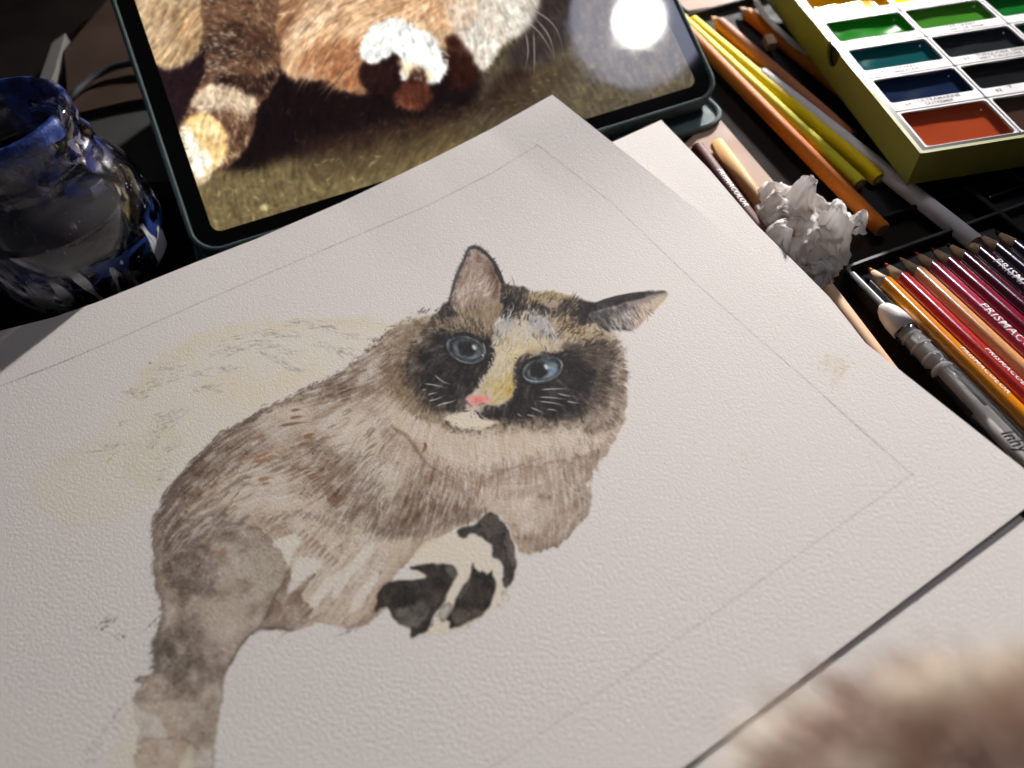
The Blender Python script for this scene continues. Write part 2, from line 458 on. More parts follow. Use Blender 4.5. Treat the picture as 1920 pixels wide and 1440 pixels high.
        FR([(500, 978), (560, 965), (620, 985), (660, 1010)], [135, 130, 128, 125], 60, 30, 3.6, [(120, 105, 95), (146, 130, 118)], .65)
        FR([(800, 862), (850, 890), (900, 890)], [100, 95, 90], 50, 26, 3, [(110, 94, 84), (190, 176, 163)], .6)
        FR([(905, 880), (970, 872), (1050, 850), (1120, 832)], [95, 90, 85, 75], 80, 30, 4, [(150, 134, 122), (136, 120, 108), (196, 183, 171)], .6)
        FR([(930, 930), (990, 925), (1060, 905)], [95, 92, 88], 50, 30, 5, [(152, 136, 124), (160, 145, 132)], .6)
        FR([(640, 760), (610, 820), (590, 880), (600, 940)], [160, 155, 150, 140], 80, 36, 3, [(112, 97, 87), (206, 193, 180), (130, 115, 104)], .55, .2, .5, 16)
        FR([(700, 800), (680, 860), (690, 920), (720, 960)], [140, 132, 125, 118], 110, 38, 3.2, [(104, 90, 80), (206, 193, 180), (124, 108, 97)], .6, .2, .5, 16)
        FR([(760, 900), (800, 930), (850, 940), (890, 930)], [112, 108, 102, 98], 90, 34, 3.2, [(100, 86, 77), (200, 187, 174), (120, 105, 95)], .55, .2, .5, 12)
        FR([(380, 940), (450, 900), (520, 860)], [140, 150, 158], 80, 44, 4, [(106, 92, 83), (204, 191, 178), (128, 112, 101)], .6, .15, .5, 14)
        FR([(330, 1010), (400, 985), (470, 965)], [135, 145, 150], 70, 40, 5, [(92, 82, 75), (120, 107, 98), (180, 167, 156)], .55, .15, .5, 14)
    # ---- ruled pencil frame
    for ln in ([(1008, 272), (920, 326), (800, 386), (530, 501), (392, 560), (240, 627), (107, 683), (0, 724), (-130, 776)],
               [(1006, 270), (1150, 383), (1300, 527), (1520, 720), (1713, 892)],
               [(1713, 888), (1450, 1072), (1200, 1247), (920, 1440), (640, 1634)]):
        L = np.array(ln, float)
        S([L], 2.2, (158, 152, 150), .85, .06, taper=False)
    S([np.array([(1240, 560.), (1400, 614)])], 1, (160, 155, 150), 0)
    S([np.array([(0, 724.), (120, 678), (240, 627)])], 2.2, (110, 104, 102), .6, .2)
    S([np.array([(1520, 720.), (1620, 812), (1713, 892)])], 2.2, (112, 106, 104), .6, .2)
    # ---- cream wash of the back and tail
    F([(760, 606), (640, 596), (540, 600), (430, 606), (330, 642), (270, 690), (225, 750), (180, 815), (110, 865), (60, 920), (120, 990), (230, 960), (330, 905), (430, 815), (560, 740), (690, 665)],
      (207, 199, 185), .75, 6, 14, .05)
    F([(770, 607), (640, 596), (540, 600), (430, 607), (335, 643), (345, 662), (450, 628), (560, 618), (690, 622)], (204, 195, 178), .55, 5, 9, .2)
    F([(350, 645), (290, 680), (250, 716), (258, 740), (310, 700), (360, 668)], (202, 191, 170), .5, 4, 9, .3)
    F([(640, 596), (600, 600), (650, 612), (720, 610), (700, 600)], (201, 191, 170), .45, 3, 7, .3)
    F([(430, 690), (520, 700), (600, 680), (560, 730), (450, 760), (380, 740)], (206, 194, 172), .4, 8, 14, .2)
    F([(160, 830), (240, 820), (260, 840), (150, 868), (100, 880)], (203, 195, 180), .35, 5, 9, .2)
    F([(250, 820), (330, 800), (340, 860), (290, 910), (230, 900)], (198, 190, 170), .4, 8, 10, .3)
    gr = (128, 122, 116)
    for pts, ang, n, L in (([(540, 605), (620, 612)], 4, 26, 26), ([(500, 625), (560, 632)], 12, 22, 22), ([(430, 648), (520, 645)], -4, 34, 26),
                           ([(440, 635), (530, 622)], -3, 18, 24), ([(390, 668), (450, 660)], -8, 18, 24), ([(500, 665), (570, 698)], 18, 34, 26),
                           ([(590, 640), (650, 665)], 20, 26, 26), ([(610, 620), (670, 632)], 12, 18, 24), ([(300, 690), (345, 686)], -6, 26, 22),
                           ([(275, 716), (335, 705)], -12, 16, 24), ([(240, 735), (275, 742)], -10, 40, 18), ([(265, 728), (305, 725)], -4, 6, 26),
                           ([(370, 700), (440, 690)], -8, 26, 22), ([(365, 732), (420, 728)], -6, 26, 22), ([(300, 780), (350, 770)], -18, 40, 22),
                           ([(290, 805), (330, 790)], -28, 30, 18), ([(285, 835), (300, 820)], -30, 16, 12), ([(290, 850), (335, 838)], -30, 9, 20),
                           ([(300, 880), (318, 868)], -32, 6, 14), ([(290, 905), (310, 892)], -30, 5, 14), ([(218, 800), (235, 790)], -25, 12, 14),
                           ([(195, 838), (220, 826)], -28, 10, 16), ([(520, 655), (560, 660)], 14, 14, 24), ([(640, 650), (660, 660)], 16, 10, 20)):
        grp(pts, ang, int(n * .8), L * 1.5, 4.2, gr, .55, 1.7, .25)
    S([np.array([(200, 837.), (230, 833), (257, 832)]), np.array([(150, 850.), (190, 846), (225, 838)]), np.array([(225, 838.), (205, 862), (190, 885)])], 1.5, (130, 122, 105), .55, .3)
    S([np.array([(280, 680.), (284, 683)])], 3, (60, 60, 60), .8)
    # ---- body wash
    body = [(735, 618), (700, 655), (640, 698), (560, 737), (500, 765), (470, 783), (420, 815), (370, 860), (330, 905), (303, 945), (288, 985), (292, 1030), (290, 1080), (303, 1130), (297, 1180),
            (288, 1216), (296, 1236), (284, 1262), (252, 1300), (258, 1325), (300, 1345), (330, 1400), (396, 1400), (412, 1318), (424, 1262), (446, 1216), (488, 1178), (545, 1180), (600, 1166), (665, 1176), (712, 1146),
            (740, 1080), (800, 1020), (870, 985), (925, 955), (960, 1000), (978, 1036), (1024, 1024), (1068, 1004), (1097, 968), (1106, 938), (1101, 904), (1130, 858), (1150, 828), (1168, 780), (1172, 720), (1150, 660),
            (1000, 640), (850, 610)]
    F(body, (186, 171, 156), .9, 4, 2.5, .22, .35)
    F(body, (166, 148, 132), .5, 5, 3, .5, .0, .10)
    # darker passages
    dk = (126, 112, 102)
    F([(720, 640), (650, 695), (560, 740), (575, 755), (650, 745), (720, 710), (760, 680)], dk, .62, 7, 9, .6, 0, .12)
    F([(470, 785), (370, 860), (300, 950), (288, 1000), (310, 1010), (370, 930), (440, 870), (520, 830), (560, 800)], (132, 118, 108), .62, 8, 8, .6, .1, .12)
    F([(420, 930), (520, 860), (560, 820), (600, 830), (560, 900), (470, 950)], (150, 133, 120), .6, 10, 12, .5)
    F([(560, 880), (650, 800), (720, 790), (740, 850), (680, 900), (600, 930)], (150, 134, 122), .55, 12, 14, .5)
    F([(610, 930), (700, 900), (790, 930), (880, 950), (900, 975), (830, 990), (760, 1010), (700, 1010), (650, 985)], (128, 112, 101), .75, 9, 10, .5, 0, .1)
    F([(740, 870), (800, 880), (880, 910), (900, 940), (820, 945), (740, 920)], (146, 130, 118), .6, 9, 10, .5)
    F([(560, 770), (640, 745), (700, 760), (660, 800), (580, 800)], (158, 143, 130), .55, 9, 10, .5)
    # lower chest on the right
    F([(905, 905), (960, 880), (1060, 860), (1130, 845), (1100, 905), (1106, 940), (1096, 970), (1068, 1004), (1000, 1030), (975, 1010), (945, 960)], (168, 152, 139), .72, 7, 3, .55, .35)
    F([(1000, 940), (1040, 925), (1104, 935), (1096, 968), (1066, 1004), (1010, 1028), (985, 1010), (1010, 975)], (150, 134, 121), .6, 8, 3, .6, .35)
    F([(1060, 880), (1090, 850), (1128, 850), (1104, 900), (1080, 920)], (152, 136, 124), .6, 6, 3, .4, .4)
    # light neck ruff
    F([(720, 760), (790, 770), (840, 800), (900, 815), (980, 815), (1070, 800), (1140, 790), (1120, 840), (1040, 850), (960, 870), (890, 880), (830, 865), (790, 830), (740, 810)], (201, 188, 174), .8, 9, 9, .25)
    F([(640, 800), (690, 780), (730, 830), (770, 880), (740, 905), (680, 870)], (186, 174, 160), .7, 10, 12, .3)
    F([(500, 930), (560, 925), (620, 960), (640, 1000), (590, 1030), (540, 990), (500, 975)], (200, 187, 174), .85, 7, 3, .2, .3)
    F([(890, 930), (960, 905), (1010, 915), (1000, 950), (960, 985), (930, 960)], (196, 182, 170), .7, 6, 5, .25)
    F([(545, 1000), (640, 980), (700, 1000), (770, 1010), (730, 1080), (700, 1130), (660, 1170), (600, 1165), (545, 1170), (530, 1110)], (196, 183, 169), .78, 7, 4, .3)
    # white gaps between the strokes of the belly
    F([(511, 1016), (540, 1004), (556, 1002), (566, 1018), (550, 1036), (538, 1060), (530, 1035)], (205, 198, 184), .95, 2, 1, 0, 0)
    F([(559, 1044), (598, 1048), (604, 1062), (570, 1090), (540, 1114), (536, 1108), (548, 1072)], (205, 198, 184), .95, 2, 1, 0, 0)
    F([(600, 1095), (625, 1075), (640, 1080), (600, 1128), (575, 1145), (580, 1120)], (204, 194, 178), .9, 2, 1, 0, 0)
    # the front leg
    leg = [(288, 1000), (330, 985), (400, 960), (470, 985), (520, 1020), (535, 1070), (528, 1120), (500, 1165), (466, 1194), (447, 1216), (430, 1247), (416, 1282), (413, 1318), (380, 1330), (340, 1312), (300, 1316), (254, 1318), (251, 1304), (278, 1283), (250, 1274), (286, 1262), (296, 1236), (288, 1214), (296, 1182), (305, 1148), (299, 1120), (290, 1086)]
    F(leg, (150, 138, 128), .72, 4, 2.5, .5, .4)
    F([(300, 1010), (360, 1000), (400, 1060), (410, 1110), (360, 1120), (310, 1090)], (112, 100, 92), .55, 11, 10, .6)
    F([(318, 1040), (350, 1030), (390, 1080), (400, 1115), (350, 1125), (315, 1090)], (108, 98, 90), .55, 9, 10, .4)
    F([(300, 1190), (360, 1160), (410, 1200), (420, 1260), (380, 1300), (320, 1290), (290, 1250)], (112, 104, 97), .62, 11, 10, .6)
    F([(290, 1210), (310, 1180), (330, 1220), (312, 1262), (290, 1258)], (100, 92, 86), .55, 8, 6, .5)
    F([(380, 1190), (430, 1180), (470, 1180), (440, 1220), (410, 1260), (385, 1250)], (166, 153, 142), .5, 9, 10, .4)
    F([(455, 1040), (490, 1020), (525, 1030), (534, 1070), (528, 1105), (490, 1110), (455, 1085)], (170, 162, 149), .8, 4, 3, .2, .3)
    F([(490, 1165), (520, 1110), (545, 1060), (550, 1090), (590, 1075), (560, 1120), (585, 1140), (560, 1172), (500, 1178)], (140, 124, 114), .75, 4, 1.5, .4, .5)
    F([(470, 1190), (494, 1172), (542, 1176), (586, 1138), (578, 1150), (552, 1180), (500, 1180)], (112, 98, 92), .6, 2, 1.5, .3, .3)
    # pale lower leg
    F([(252, 1318), (300, 1312), (345, 1310), (395, 1322), (413, 1316), (409, 1345), (404, 1440), (398, 1540), (376, 1600), (250, 1600), (238, 1500), (256, 1400)], (178, 166, 154), .66, 8, 2, .45, .35)
    F([(330, 1330), (400, 1322), (395, 1400), (350, 1400)], (150, 140, 130), .55, 8, 8, .4)
    F([(260, 1400), (320, 1385), (355, 1395), (330, 1450), (310, 1560), (250, 1560)], (180, 160, 145), .55, 10, 2, .4, .4)
    F([(350, 1400), (360, 1395), (362, 1440), (350, 1560), (318, 1560), (328, 1450)], (203, 194, 172), .7, 3, 2, .2, .2)
    F([(220, 1345), (258, 1322), (258, 1400), (250, 1500), (200, 1500), (205, 1420)], (206, 198, 180), .55, 6, 8, .2)
    # ---- fur strokes over the body
    fl = flow([(720, 660, 150), (650, 720, 160), (560, 760, 165), (470, 830, 150), (380, 890, 138), (310, 970, 125), (430, 950, 155), (520, 900, 165), (560, 1000, 140), (640, 880, 135), (700, 820, 130), (660, 960, 120), (740, 940, 112),
               (820, 930, 105), (900, 880, 95), (960, 940, 92), (1050, 900, 85), (1100, 850, 78), (1050, 980, 95), (360, 1060, 110), (420, 1120, 140), (340, 1200, 120), (620, 1080, 130), (690, 1080, 128), (780, 860, 110), (850, 850, 80),
               (960, 840, 80), (1060, 820, 75), (1140, 790, 45), (1160, 720, 30)])
    Hh(body, 1500, fl, 24, 2.2, [(118, 104, 95), (140, 124, 113), (108, 94, 86), (205, 193, 180)], .34, .12, .2, .25)
    Hh([(735, 620), (700, 655), (600, 718), (500, 765), (420, 815), (330, 905), (290, 985), (300, 1080), (420, 1080), (540, 1010), (640, 960), (760, 900), (740, 800), (760, 690)], 900, fl, 26, 2.4, [(112, 98, 88), (150, 135, 123), (92, 80, 72), (210, 198, 186)], .38, .12, .18, .3)
    Hh([(620, 900), (740, 860), (860, 900), (920, 950), (820, 1000), (700, 1020), (640, 990)], 520, fl, 26, 2.8, [(104, 90, 80), (132, 116, 104), (196, 182, 168)], .5, .12, .15, .2)
    Hh([(545, 1000), (640, 980), (770, 1010), (730, 1080), (700, 1130), (640, 1170), (545, 1170), (530, 1110)], 170, 128, 58, 5, [(150, 135, 122), (172, 158, 144), (204, 194, 180)], .6, .05, .08, .15)
    Hh([(700, 1090), (730, 1100), (722, 1150), (660, 1182), (640, 1176), (680, 1140)], 46, 140, 34, 5, [(156, 128, 112), (170, 146, 132)], .7, .08, .1, .15)
    Hh([(300, 1000), (420, 980), (520, 1030), (520, 1120), (430, 1240), (300, 1300), (290, 1180)], 380, fl, 20, 2.6, [(100, 92, 84), (128, 117, 108), (170, 158, 148)], .34, .2, .5, .3)
    # long dark strokes on the shoulder edge
    for a, b, c_, w, al in (((290, 985), (350, 910), (432, 866), 10, .75), ((300, 960), (360, 890), (420, 850), 8, .7), ((288, 1000), (340, 950), (420, 918), 13, .7), ((300, 1012), (370, 955), (470, 905), 10, .55),
                            ((305, 1035), (390, 1000), (440, 985), 9, .55), ((330, 905), (390, 850), (450, 825), 7, .7), ((370, 862), (430, 815), (500, 790), 6, .6), ((420, 816), (470, 790), (530, 778), 5, .6),
                            ((300, 950), (330, 905), (372, 862), 5, .8), ((330, 905), (372, 860), (420, 815), 4, .8), ((310, 1050), (350, 1030), (400, 1025), 10, .5)):
        S([C.smooth([a, b, c_], 8, False)], w, (98, 84, 76), al * .8, .12)
    Hh([(290, 985), (330, 905), (420, 815), (440, 860), (360, 930), (310, 1010)], 160, -35, 42, 2.4, [(84, 72, 65), (112, 97, 88), (190, 178, 166)], .55, .08, .1, .2)
    Hh([(284, 990), (310, 950), (316, 1060), (306, 1140), (290, 1120)], 90, 118, 30, 2, [(112, 98, 90), (130, 116, 106)], .55, .1, .15, .3)
    # pencil scribble on the outline
    for pts, n in (([(470, 785), (500, 766), (560, 740)], 40), ([(640, 698), (690, 660), (735, 618)], 80), ([(700, 640), (760, 600), (800, 580)], 110), ([(560, 740), (640, 698)], 30)):
        grp(pts, -35, n, 13, 4, (92, 80, 80), .7, 1.6, .6)
    for pts, n, ang in (([(425, 905), (470, 880), (500, 860)], 26, -25), ([(560, 960), (610, 980), (690, 1000)], 50, -30), ([(640, 1030), (690, 1000)], 40, -35), ([(720, 1060), (690, 1120)], 30, -40), ([(650, 1100), (600, 1150)], 26, -38),
                        ([(520, 940), (590, 930)], 30, -12), ([(400, 975), (440, 955)], 22, -30), ([(560, 845), (640, 845)], 40, -5), ([(540, 800), (600, 780)], 40, -20)):
        grp(pts, ang, n, 12, 6, (92, 80, 76), .65, 1.7, .7)
    # leg outline in pencil
    for ln, w, al in (([(488, 1176), (464, 1194), (448, 1214), (430, 1246), (418, 1280), (412, 1318)], 2.4, .75), ([(250, 1304), (216, 1340), (190, 1380), (165, 1425), (150, 1470)], 3.4, .45), ([(305, 1148), (275, 1178), (245, 1196)], 2.2, .6),
                      ([(296, 1182), (288, 1214), (266, 1262)], 2, .5), ([(390, 1370), (398, 1400), (396, 1440), (392, 1500)], 2.2, .5), ([(212, 1145), (180, 1180)], 1.8, .5), ([(205, 1150), (190, 1190)], 1.6, .4), ([(545, 1180), (525, 1195), (515, 1215)], 5, .3), ([(665, 1178), (640, 1190), (615, 1194)], 6, .3)):
        S([C.smooth(ln, 6, False)], w, (96, 88, 86), al, .45)
    grp([(180, 1178), (200, 1170), (215, 1150)], -48, 16, 22, 5, (84, 80, 80), .8, 1.8, .5)
    grp([(215, 1190), (235, 1192)], -52, 9, 12, 3, (84, 80, 80), .8, 1.8, .5)
    grp([(210, 1345), (170, 1420)], -52, 26, 24, 7, (140, 132, 140), .5, 2, .6)
    # ---- collar fold under the chin
    S([C.smooth([(722, 770), (735, 800), (760, 815), (775, 835), (800, 868), (840, 892), (880, 898), (905, 885)], 8, False)], 5, (118, 92, 76), .6, .2)
    S([C.smooth([(796, 828), (797, 840), (786, 850)], 6, False)], 6, (128, 84, 58), .8)
    for i in range(16):
        t = i / 15.; x = 782 + 105 * t; y = 848 + 52 * t - 14 * t * t
        S([np.array([(x + 8, y - 12), (x + 3, y), (x - 4, y + 13)], float)], 3.6, (128, 108, 94), .55, .1)
    for i in range(14):
        t = i / 13.; x = 830 + 45 * t; y = 872 + 8 * t
        S([np.array([(x, y - 12.), (x - 8, y + 12)])], 2, (196, 182, 168), .5)
    S([C.smooth([(906, 884), (903, 905), (894, 930)], 8, False)], 8, (134, 112, 100), .6)
    S([C.smooth([(905, 886), (960, 878), (1010, 860), (1053, 848)], 8, False)], 7, (146, 128, 116), .6, .2)
    S([C.smooth([(1020, 810), (1037, 818), (1036, 838), (1010, 852)], 8, False)], 2, (150, 136, 124), .6)
    S([C.smooth([(930, 908), (980, 906), (1040, 900)], 6, False)], 1.8, (126, 112, 106), .6, .6)
    grp([(900, 930), (940, 932), (990, 930)], 6, 40, 14, 4, (120, 104, 98), .6, 1.6, .6)
    for ln in ([(1055, 865), (1062, 900)], [(1062, 868), (1070, 905)], [(1074, 872), (1070, 915)], [(1040, 900), (1044, 945)], [(1048, 905), (1056, 930)], [(1018, 915), (1020, 980)], [(1010, 920), (1012, 950)], [(1090, 850), (1098, 890)], [(1110, 835), (1108, 865)], [(1128, 830), (1122, 858)], [(1140, 815), (1134, 845)], [(1020, 985), (1022, 1010)], [(1004, 1000), (1000, 1022)]):
        S([np.array([ln[0], ((ln[0][0] + ln[1][0]) / 2 + 4, (ln[0][1] + ln[1][1]) / 2), ln[1]], float)], 9, (152, 137, 124), .55, .1)
    F([(1084, 962), (1100, 952), (1098, 966), (1086, 974)], (140, 124, 112), .6, 2, 1, .2, .6)
    S([C.smooth([(978, 1026), (982, 1040), (980, 1054)], 6, False)], 2, (120, 110, 106), .6, .4)
    # ---- raised paw
    F([(770, 1060), (790, 1020), (840, 1000), (885, 1000), (920, 1022), (936, 1052), (944, 1094), (950, 1100), (945, 1128), (925, 1140), (890, 1165), (858, 1182), (820, 1188), (795, 1186), (820, 1150), (800, 1100)], (206, 196, 180), .9, 2, 2, .1)
    ink = (44, 39, 36); ink2 = (72, 66, 61)
    F([(857, 998), (868, 988), (888, 984), (904, 970), (921, 958), (938, 974), (950, 990), (960, 1015), (966, 1041), (964, 1080), (951, 1100), (944, 1096), (945, 1066), (936, 1049), (922, 1042), (924, 1024), (918, 1016), (903, 1006), (884, 1000), (872, 1008), (860, 1006)], ink, .95, 3, 1.2, .12, .2, 0, ink2)
    F([(898, 985), (921, 958), (945, 982), (940, 1000), (915, 1000)], (100, 90, 82), .55, 5, 4, .4)
    F([(948, 995), (962, 1020), (966, 1050), (958, 1060), (950, 1030)], (112, 102, 96), .6, 3, 3, .3)
    F([(768, 1064), (806, 1056), (844, 1058), (857, 1075), (848, 1092), (838, 1111), (828, 1134), (809, 1160), (800, 1182), (784, 1190), (769, 1195), (768, 1176), (739, 1163), (726, 1140), (714, 1142), (702, 1149), (700, 1142), (708, 1127), (709, 1108), (733, 1090), (761, 1087), (797, 1081), (790, 1070)], ink, .97, 2.2, 1, .1, .2)
    F([(735, 1145), (760, 1140), (790, 1125), (800, 1150), (780, 1176), (750, 1166)], (104, 98, 92), .75, 6, 5, .7)
    F([(832, 1062), (848, 1062), (857, 1076), (850, 1086)], (110, 104, 98), .7, 2, 2, .3)
    F([(886, 1056), (891, 1068), (902, 1076), (905, 1072), (911, 1078), (916, 1074), (921, 1076), (929, 1089), (927, 1108), (915, 1137), (896, 1156), (870, 1169), (845, 1178), (842, 1166), (836, 1161), (848, 1140), (854, 1121), (870, 1096), (880, 1084)], ink, .97, 2, 1, .1, .2)
    F([(846, 1150), (870, 1140), (900, 1140), (890, 1158), (860, 1170)], (100, 92, 86), .6, 5, 4, .6)
    F([(870, 1095), (880, 1085), (878, 1100), (862, 1122), (856, 1120)], (104, 96, 90), .6, 2, 3, .4)
    F([(826, 1140), (840, 1130), (846, 1140), (838, 1160), (824, 1166)], (168, 158, 148), .7, 3, 1.5, .3, .5)
    for i in range(7):
        S([np.array([(884 + i * 6, 1080 + (i % 3) * 3.), (887 + i * 6, 1066 + (i % 3) * 5)])], 5, ink, .9)
    grp([(838, 1112), (828, 1140), (812, 1168)], -60, 40, 12, 3, (98, 90, 86), .8, 1.6, .5)
    grp([(946, 1075), (948, 1120), (930, 1136)], -80, 26, 14, 3, (118, 110, 108), .7, 1.6, .5)
    grp([(780, 1195), (840, 1190), (890, 1168)], -15, 22, 12, 2, (150, 140, 134), .6, 1.4, .5)
    coat = np.zeros((C.Hh, C.W), np.float32)
    sl_, m_ = C.mask([(735, 618), (560, 735), (420, 812), (290, 975), (300, 1040), (420, 985), (520, 1010), (600, 1000), (700, 1020), (850, 995), (930, 950), (1000, 1030), (1110, 960), (1180, 780), (1150, 650)], 8, 14)
    coat[sl_] = m_
    # pale passages, then a warm glaze over everything
    for q, a_ in (([(430, 900), (500, 870), (540, 900), (520, 950), (450, 965), (410, 945)], .55), ([(600, 790), (660, 765), (710, 790), (700, 850), (640, 860)], .5), ([(480, 790), (540, 765), (590, 775), (560, 815), (500, 825)], .45),
                  ([(680, 880), (730, 870), (760, 900), (730, 930), (690, 920)], .35), ([(960, 940), (1000, 930), (1040, 960), (1000, 1000), (970, 990)], .4), ([(380, 1130), (450, 1130), (470, 1170), (420, 1200), (380, 1180)], .35)):
        F(q, (207, 197, 186), a_ * 1.25, 9, 10, .3)
    for q in ([(650, 700), (720, 650), (745, 700), (700, 740), (640, 745)], [(300, 960), (370, 870), (430, 850), (380, 920), (320, 990)], [(600, 880), (660, 850), (690, 900), (640, 950), (600, 930)], [(760, 930), (850, 930), (890, 960), (800, 990), (730, 985)]):
        F(q, (104, 86, 74), .30, 10, 10, .6)
    F(body, (168, 134, 106), .10, 3, 3, .3)
    rn = rng
    for i in range(46):
        x = rn.uniform(590, 760); y = rn.uniform(985, 1060); L_ = rn.uniform(60, 130); th = math.radians(rn.uniform(120, 136))
        e_ = np.array([x + math.cos(th) * L_, y + math.sin(th) * L_])
        if e_[1] > 1178 or e_[0] < 540: continue
        S([C.smooth([(x, y), ((x + e_[0]) / 2 + rn.normal(0, 4), (y + e_[1]) / 2), e_], 5, False)], rn.uniform(3, 8), [(146, 128, 113), (205, 196, 183), (166, 148, 134), (206, 198, 188)][i % 4], .6, .15)
    pawm = np.zeros((C.Hh, C.W), np.float32)
    sl_, m_ = C.mask([(690, 1150), (710, 1080), (770, 1050), (860, 990), (925, 950), (975, 1040), (960, 1110), (880, 1190), (770, 1205)], 2, 4)
    pawm[sl_] = m_
    C.granulate(PAPER, (.17 + .07 * (1 - coat)) * (1 - .75 * pawm), .35, C.streaks(fl, 40, 77), .04 + .20 * coat * (1 - pawm))
    body_edges()
    for q in ([(511, 1018), (540, 1006), (556, 1004), (564, 1016), (550, 1034), (538, 1058), (528, 1034)], [(562, 1046), (596, 1050), (600, 1062), (570, 1088), (542, 1112), (538, 1106), (550, 1072)], [(604, 1092), (628, 1070), (640, 1078), (604, 1124), (580, 1142), (584, 1120)],
              [(650, 1060), (690, 1020), (700, 1026), (665, 1075), (630, 1120), (622, 1112)], [(668, 1112), (700, 1075), (708, 1085), (680, 1130), (655, 1150)]):
        F(q, (206, 198, 188), .85, 3, 1.2, .1, 0)
    # ---- chestnut dabs
    br = (122, 88, 66)
    dabs = [((548, 770), (568, 768), 7), ((546, 784), (574, 781), 7), ((528, 798), (585, 791), 7), ((572, 820), (592, 813), 11), ((561, 836), (586, 829), 8), ((478, 822), (505, 814), 7), ((480, 858), (515, 846), 7), ((478, 866), (524, 858), 8), ((452, 862), (480, 858), 4),
            ((486, 900), (512, 896), 10), ((492, 908), (510, 906), 7), ((558, 882), (590, 876), 5), ((570, 888), (596, 880), 5), ((578, 893), (598, 887), 5), ((582, 899), (602, 892), 6), ((584, 905), (616, 890), 4),
            ((616, 940), (630, 924), 7), ((620, 944), (640, 928), 5), ((624, 950), (646, 935), 6), ((630, 954), (652, 938), 4), ((410, 1040), (432, 1018), 4), ((414, 1044), (430, 1028), 4), ((1010, 0), (1010, 1), 1)]
    for a, b, w in dabs[:-1]:
        col = (150, 110, 84) if a[0] < 515 else br
        a, b = np.array(a, float), np.array(b, float); d_ = (b - a) * .16
        S([np.array([a - d_, (a + b) / 2 - (0, 1), b + d_])], w * .8, col, .82)
    # comb of brown strokes at the belly
    for i in range(9):
        x = 560 + i * 8; y = 1000 + i * 7
        S([np.array([(x + 12, y - 8), (x + 2, y + 2), (x - 8, y + 12)], float)], 4.5, (140, 112, 92), .7)
    # ================= the head
    F([(735, 618), (775, 600), (810, 585), (840, 590), (900, 600), (1000, 575), (1100, 575), (1150, 600), (1160, 640), (1172, 700), (1164, 762), (1150, 800), (1090, 812), (1000, 806), (900, 812), (840, 800), (790, 770), (745, 720)], (166, 150, 130), .8, 5, 7, .4)
    F([(790, 605), (740, 640), (728, 700), (755, 760), (800, 790), (850, 795), (820, 760), (780, 720), (775, 660)], (122, 104, 86), .8, 8, 12, .5)
    F([(745, 690), (760, 760), (800, 782), (830, 790), (800, 750), (770, 700)], (132, 112, 84), .55, 8, 12, .4)
    # cheek ruff on the right
    F([(1110, 770), (1150, 700), (1162, 650), (1172, 690), (1168, 750), (1155, 800), (1100, 812)], (140, 124, 112), .7, 6, 7, .5)
    ckf = flow([(1165, 660, -20), (1165, 720, 10), (1160, 770, 40), (1120, 800, 70), (1040, 810, 80), (940, 812, 90)])
    Hh([(1130, 700), (1160, 645), (1176, 690), (1172, 750), (1160, 805), (1090, 815), (1000, 812), (1010, 795), (1100, 780)], 620, ckf, 17, 1.7, [(96, 82, 74), (124, 108, 98), (196, 182, 168)], .6, .15, .3, .3)
    # crown
    F([(840, 585), (880, 572), (940, 560), (1010, 548), (1070, 558), (1110, 570), (1100, 600), (1040, 640), (960, 650), (900, 635), (840, 620)], (128, 110, 90), .92, 4, 4, .4)
    F([(842, 566), (850, 600), (860, 618), (905, 628), (935, 645), (930, 600), (938, 560), (900, 560)], (138, 120, 98), .85, 5, 4, .4)
    # dark patches
    bk = (42, 38, 37)
    F([(943, 530), (968, 536), (994, 543), (984, 556), (975, 570), (1000, 568), (1030, 575), (1020, 590), (990, 588), (965, 590), (945, 592), (940, 560)], bk, .88, 5, 3.5, .25)
    F([(1038, 578), (1070, 560), (1105, 566), (1128, 564), (1157, 557), (1210, 546), (1248, 544), (1230, 556), (1170, 572), (1120, 590), (1105, 602), (1085, 610), (1060, 590), (1035, 596)], bk, .92, 3, 2, .15)
    F([(1000, 585), (1024, 588), (1034, 610), (1026, 628), (1010, 622), (1004, 600)], (70, 68, 72), .7, 5, 4, .3)
    F([(995, 548), (1040, 546), (1075, 558), (1040, 566), (1000, 562)], (160, 142, 104), .8, 4, 3, .4)
    F([(1030, 595), (1060, 588), (1088, 612), (1110, 608), (1135, 628), (1120, 640), (1090, 640), (1060, 628), (1038, 618)], (166, 145, 116), .85, 5, 4, .4)
    F([(1095, 640), (1130, 632), (1160, 640), (1150, 655), (1110, 658)], (140, 120, 92), .7, 4, 5, .4)
    Hh([(1035, 590), (1110, 600), (1140, 640), (1060, 640)], 240, -40, 12, 1.5, [(60, 52, 48), (96, 82, 68), (206, 188, 156)], .65, .2, .3, .2)
    Hh([(945, 530), (1000, 545), (1090, 562), (1060, 600), (960, 598)], 300, -55, 14, 1.6, [(30, 28, 28), (70, 62, 54), (170, 152, 116)], .6, .2, .3, .15)
    # left ear
    earL = [(842, 566), (854, 519), (870, 484), (878, 465), (889, 461), (904, 468), (924, 488), (936, 510), (943, 532), (940, 562), (915, 575), (870, 580)]
    F(earL, (150, 128, 116), .95, 1.5, 1.2, .2)
    F([(888, 478), (905, 480), (924, 500), (934, 530), (936, 560), (920, 560), (915, 520), (900, 495)], (104, 80, 68), .75, 3, 5, .3)
    F([(855, 560), (865, 515), (880, 482), (890, 480), (884, 520), (880, 570)], (158, 136, 124), .6, 4, 5, .3)
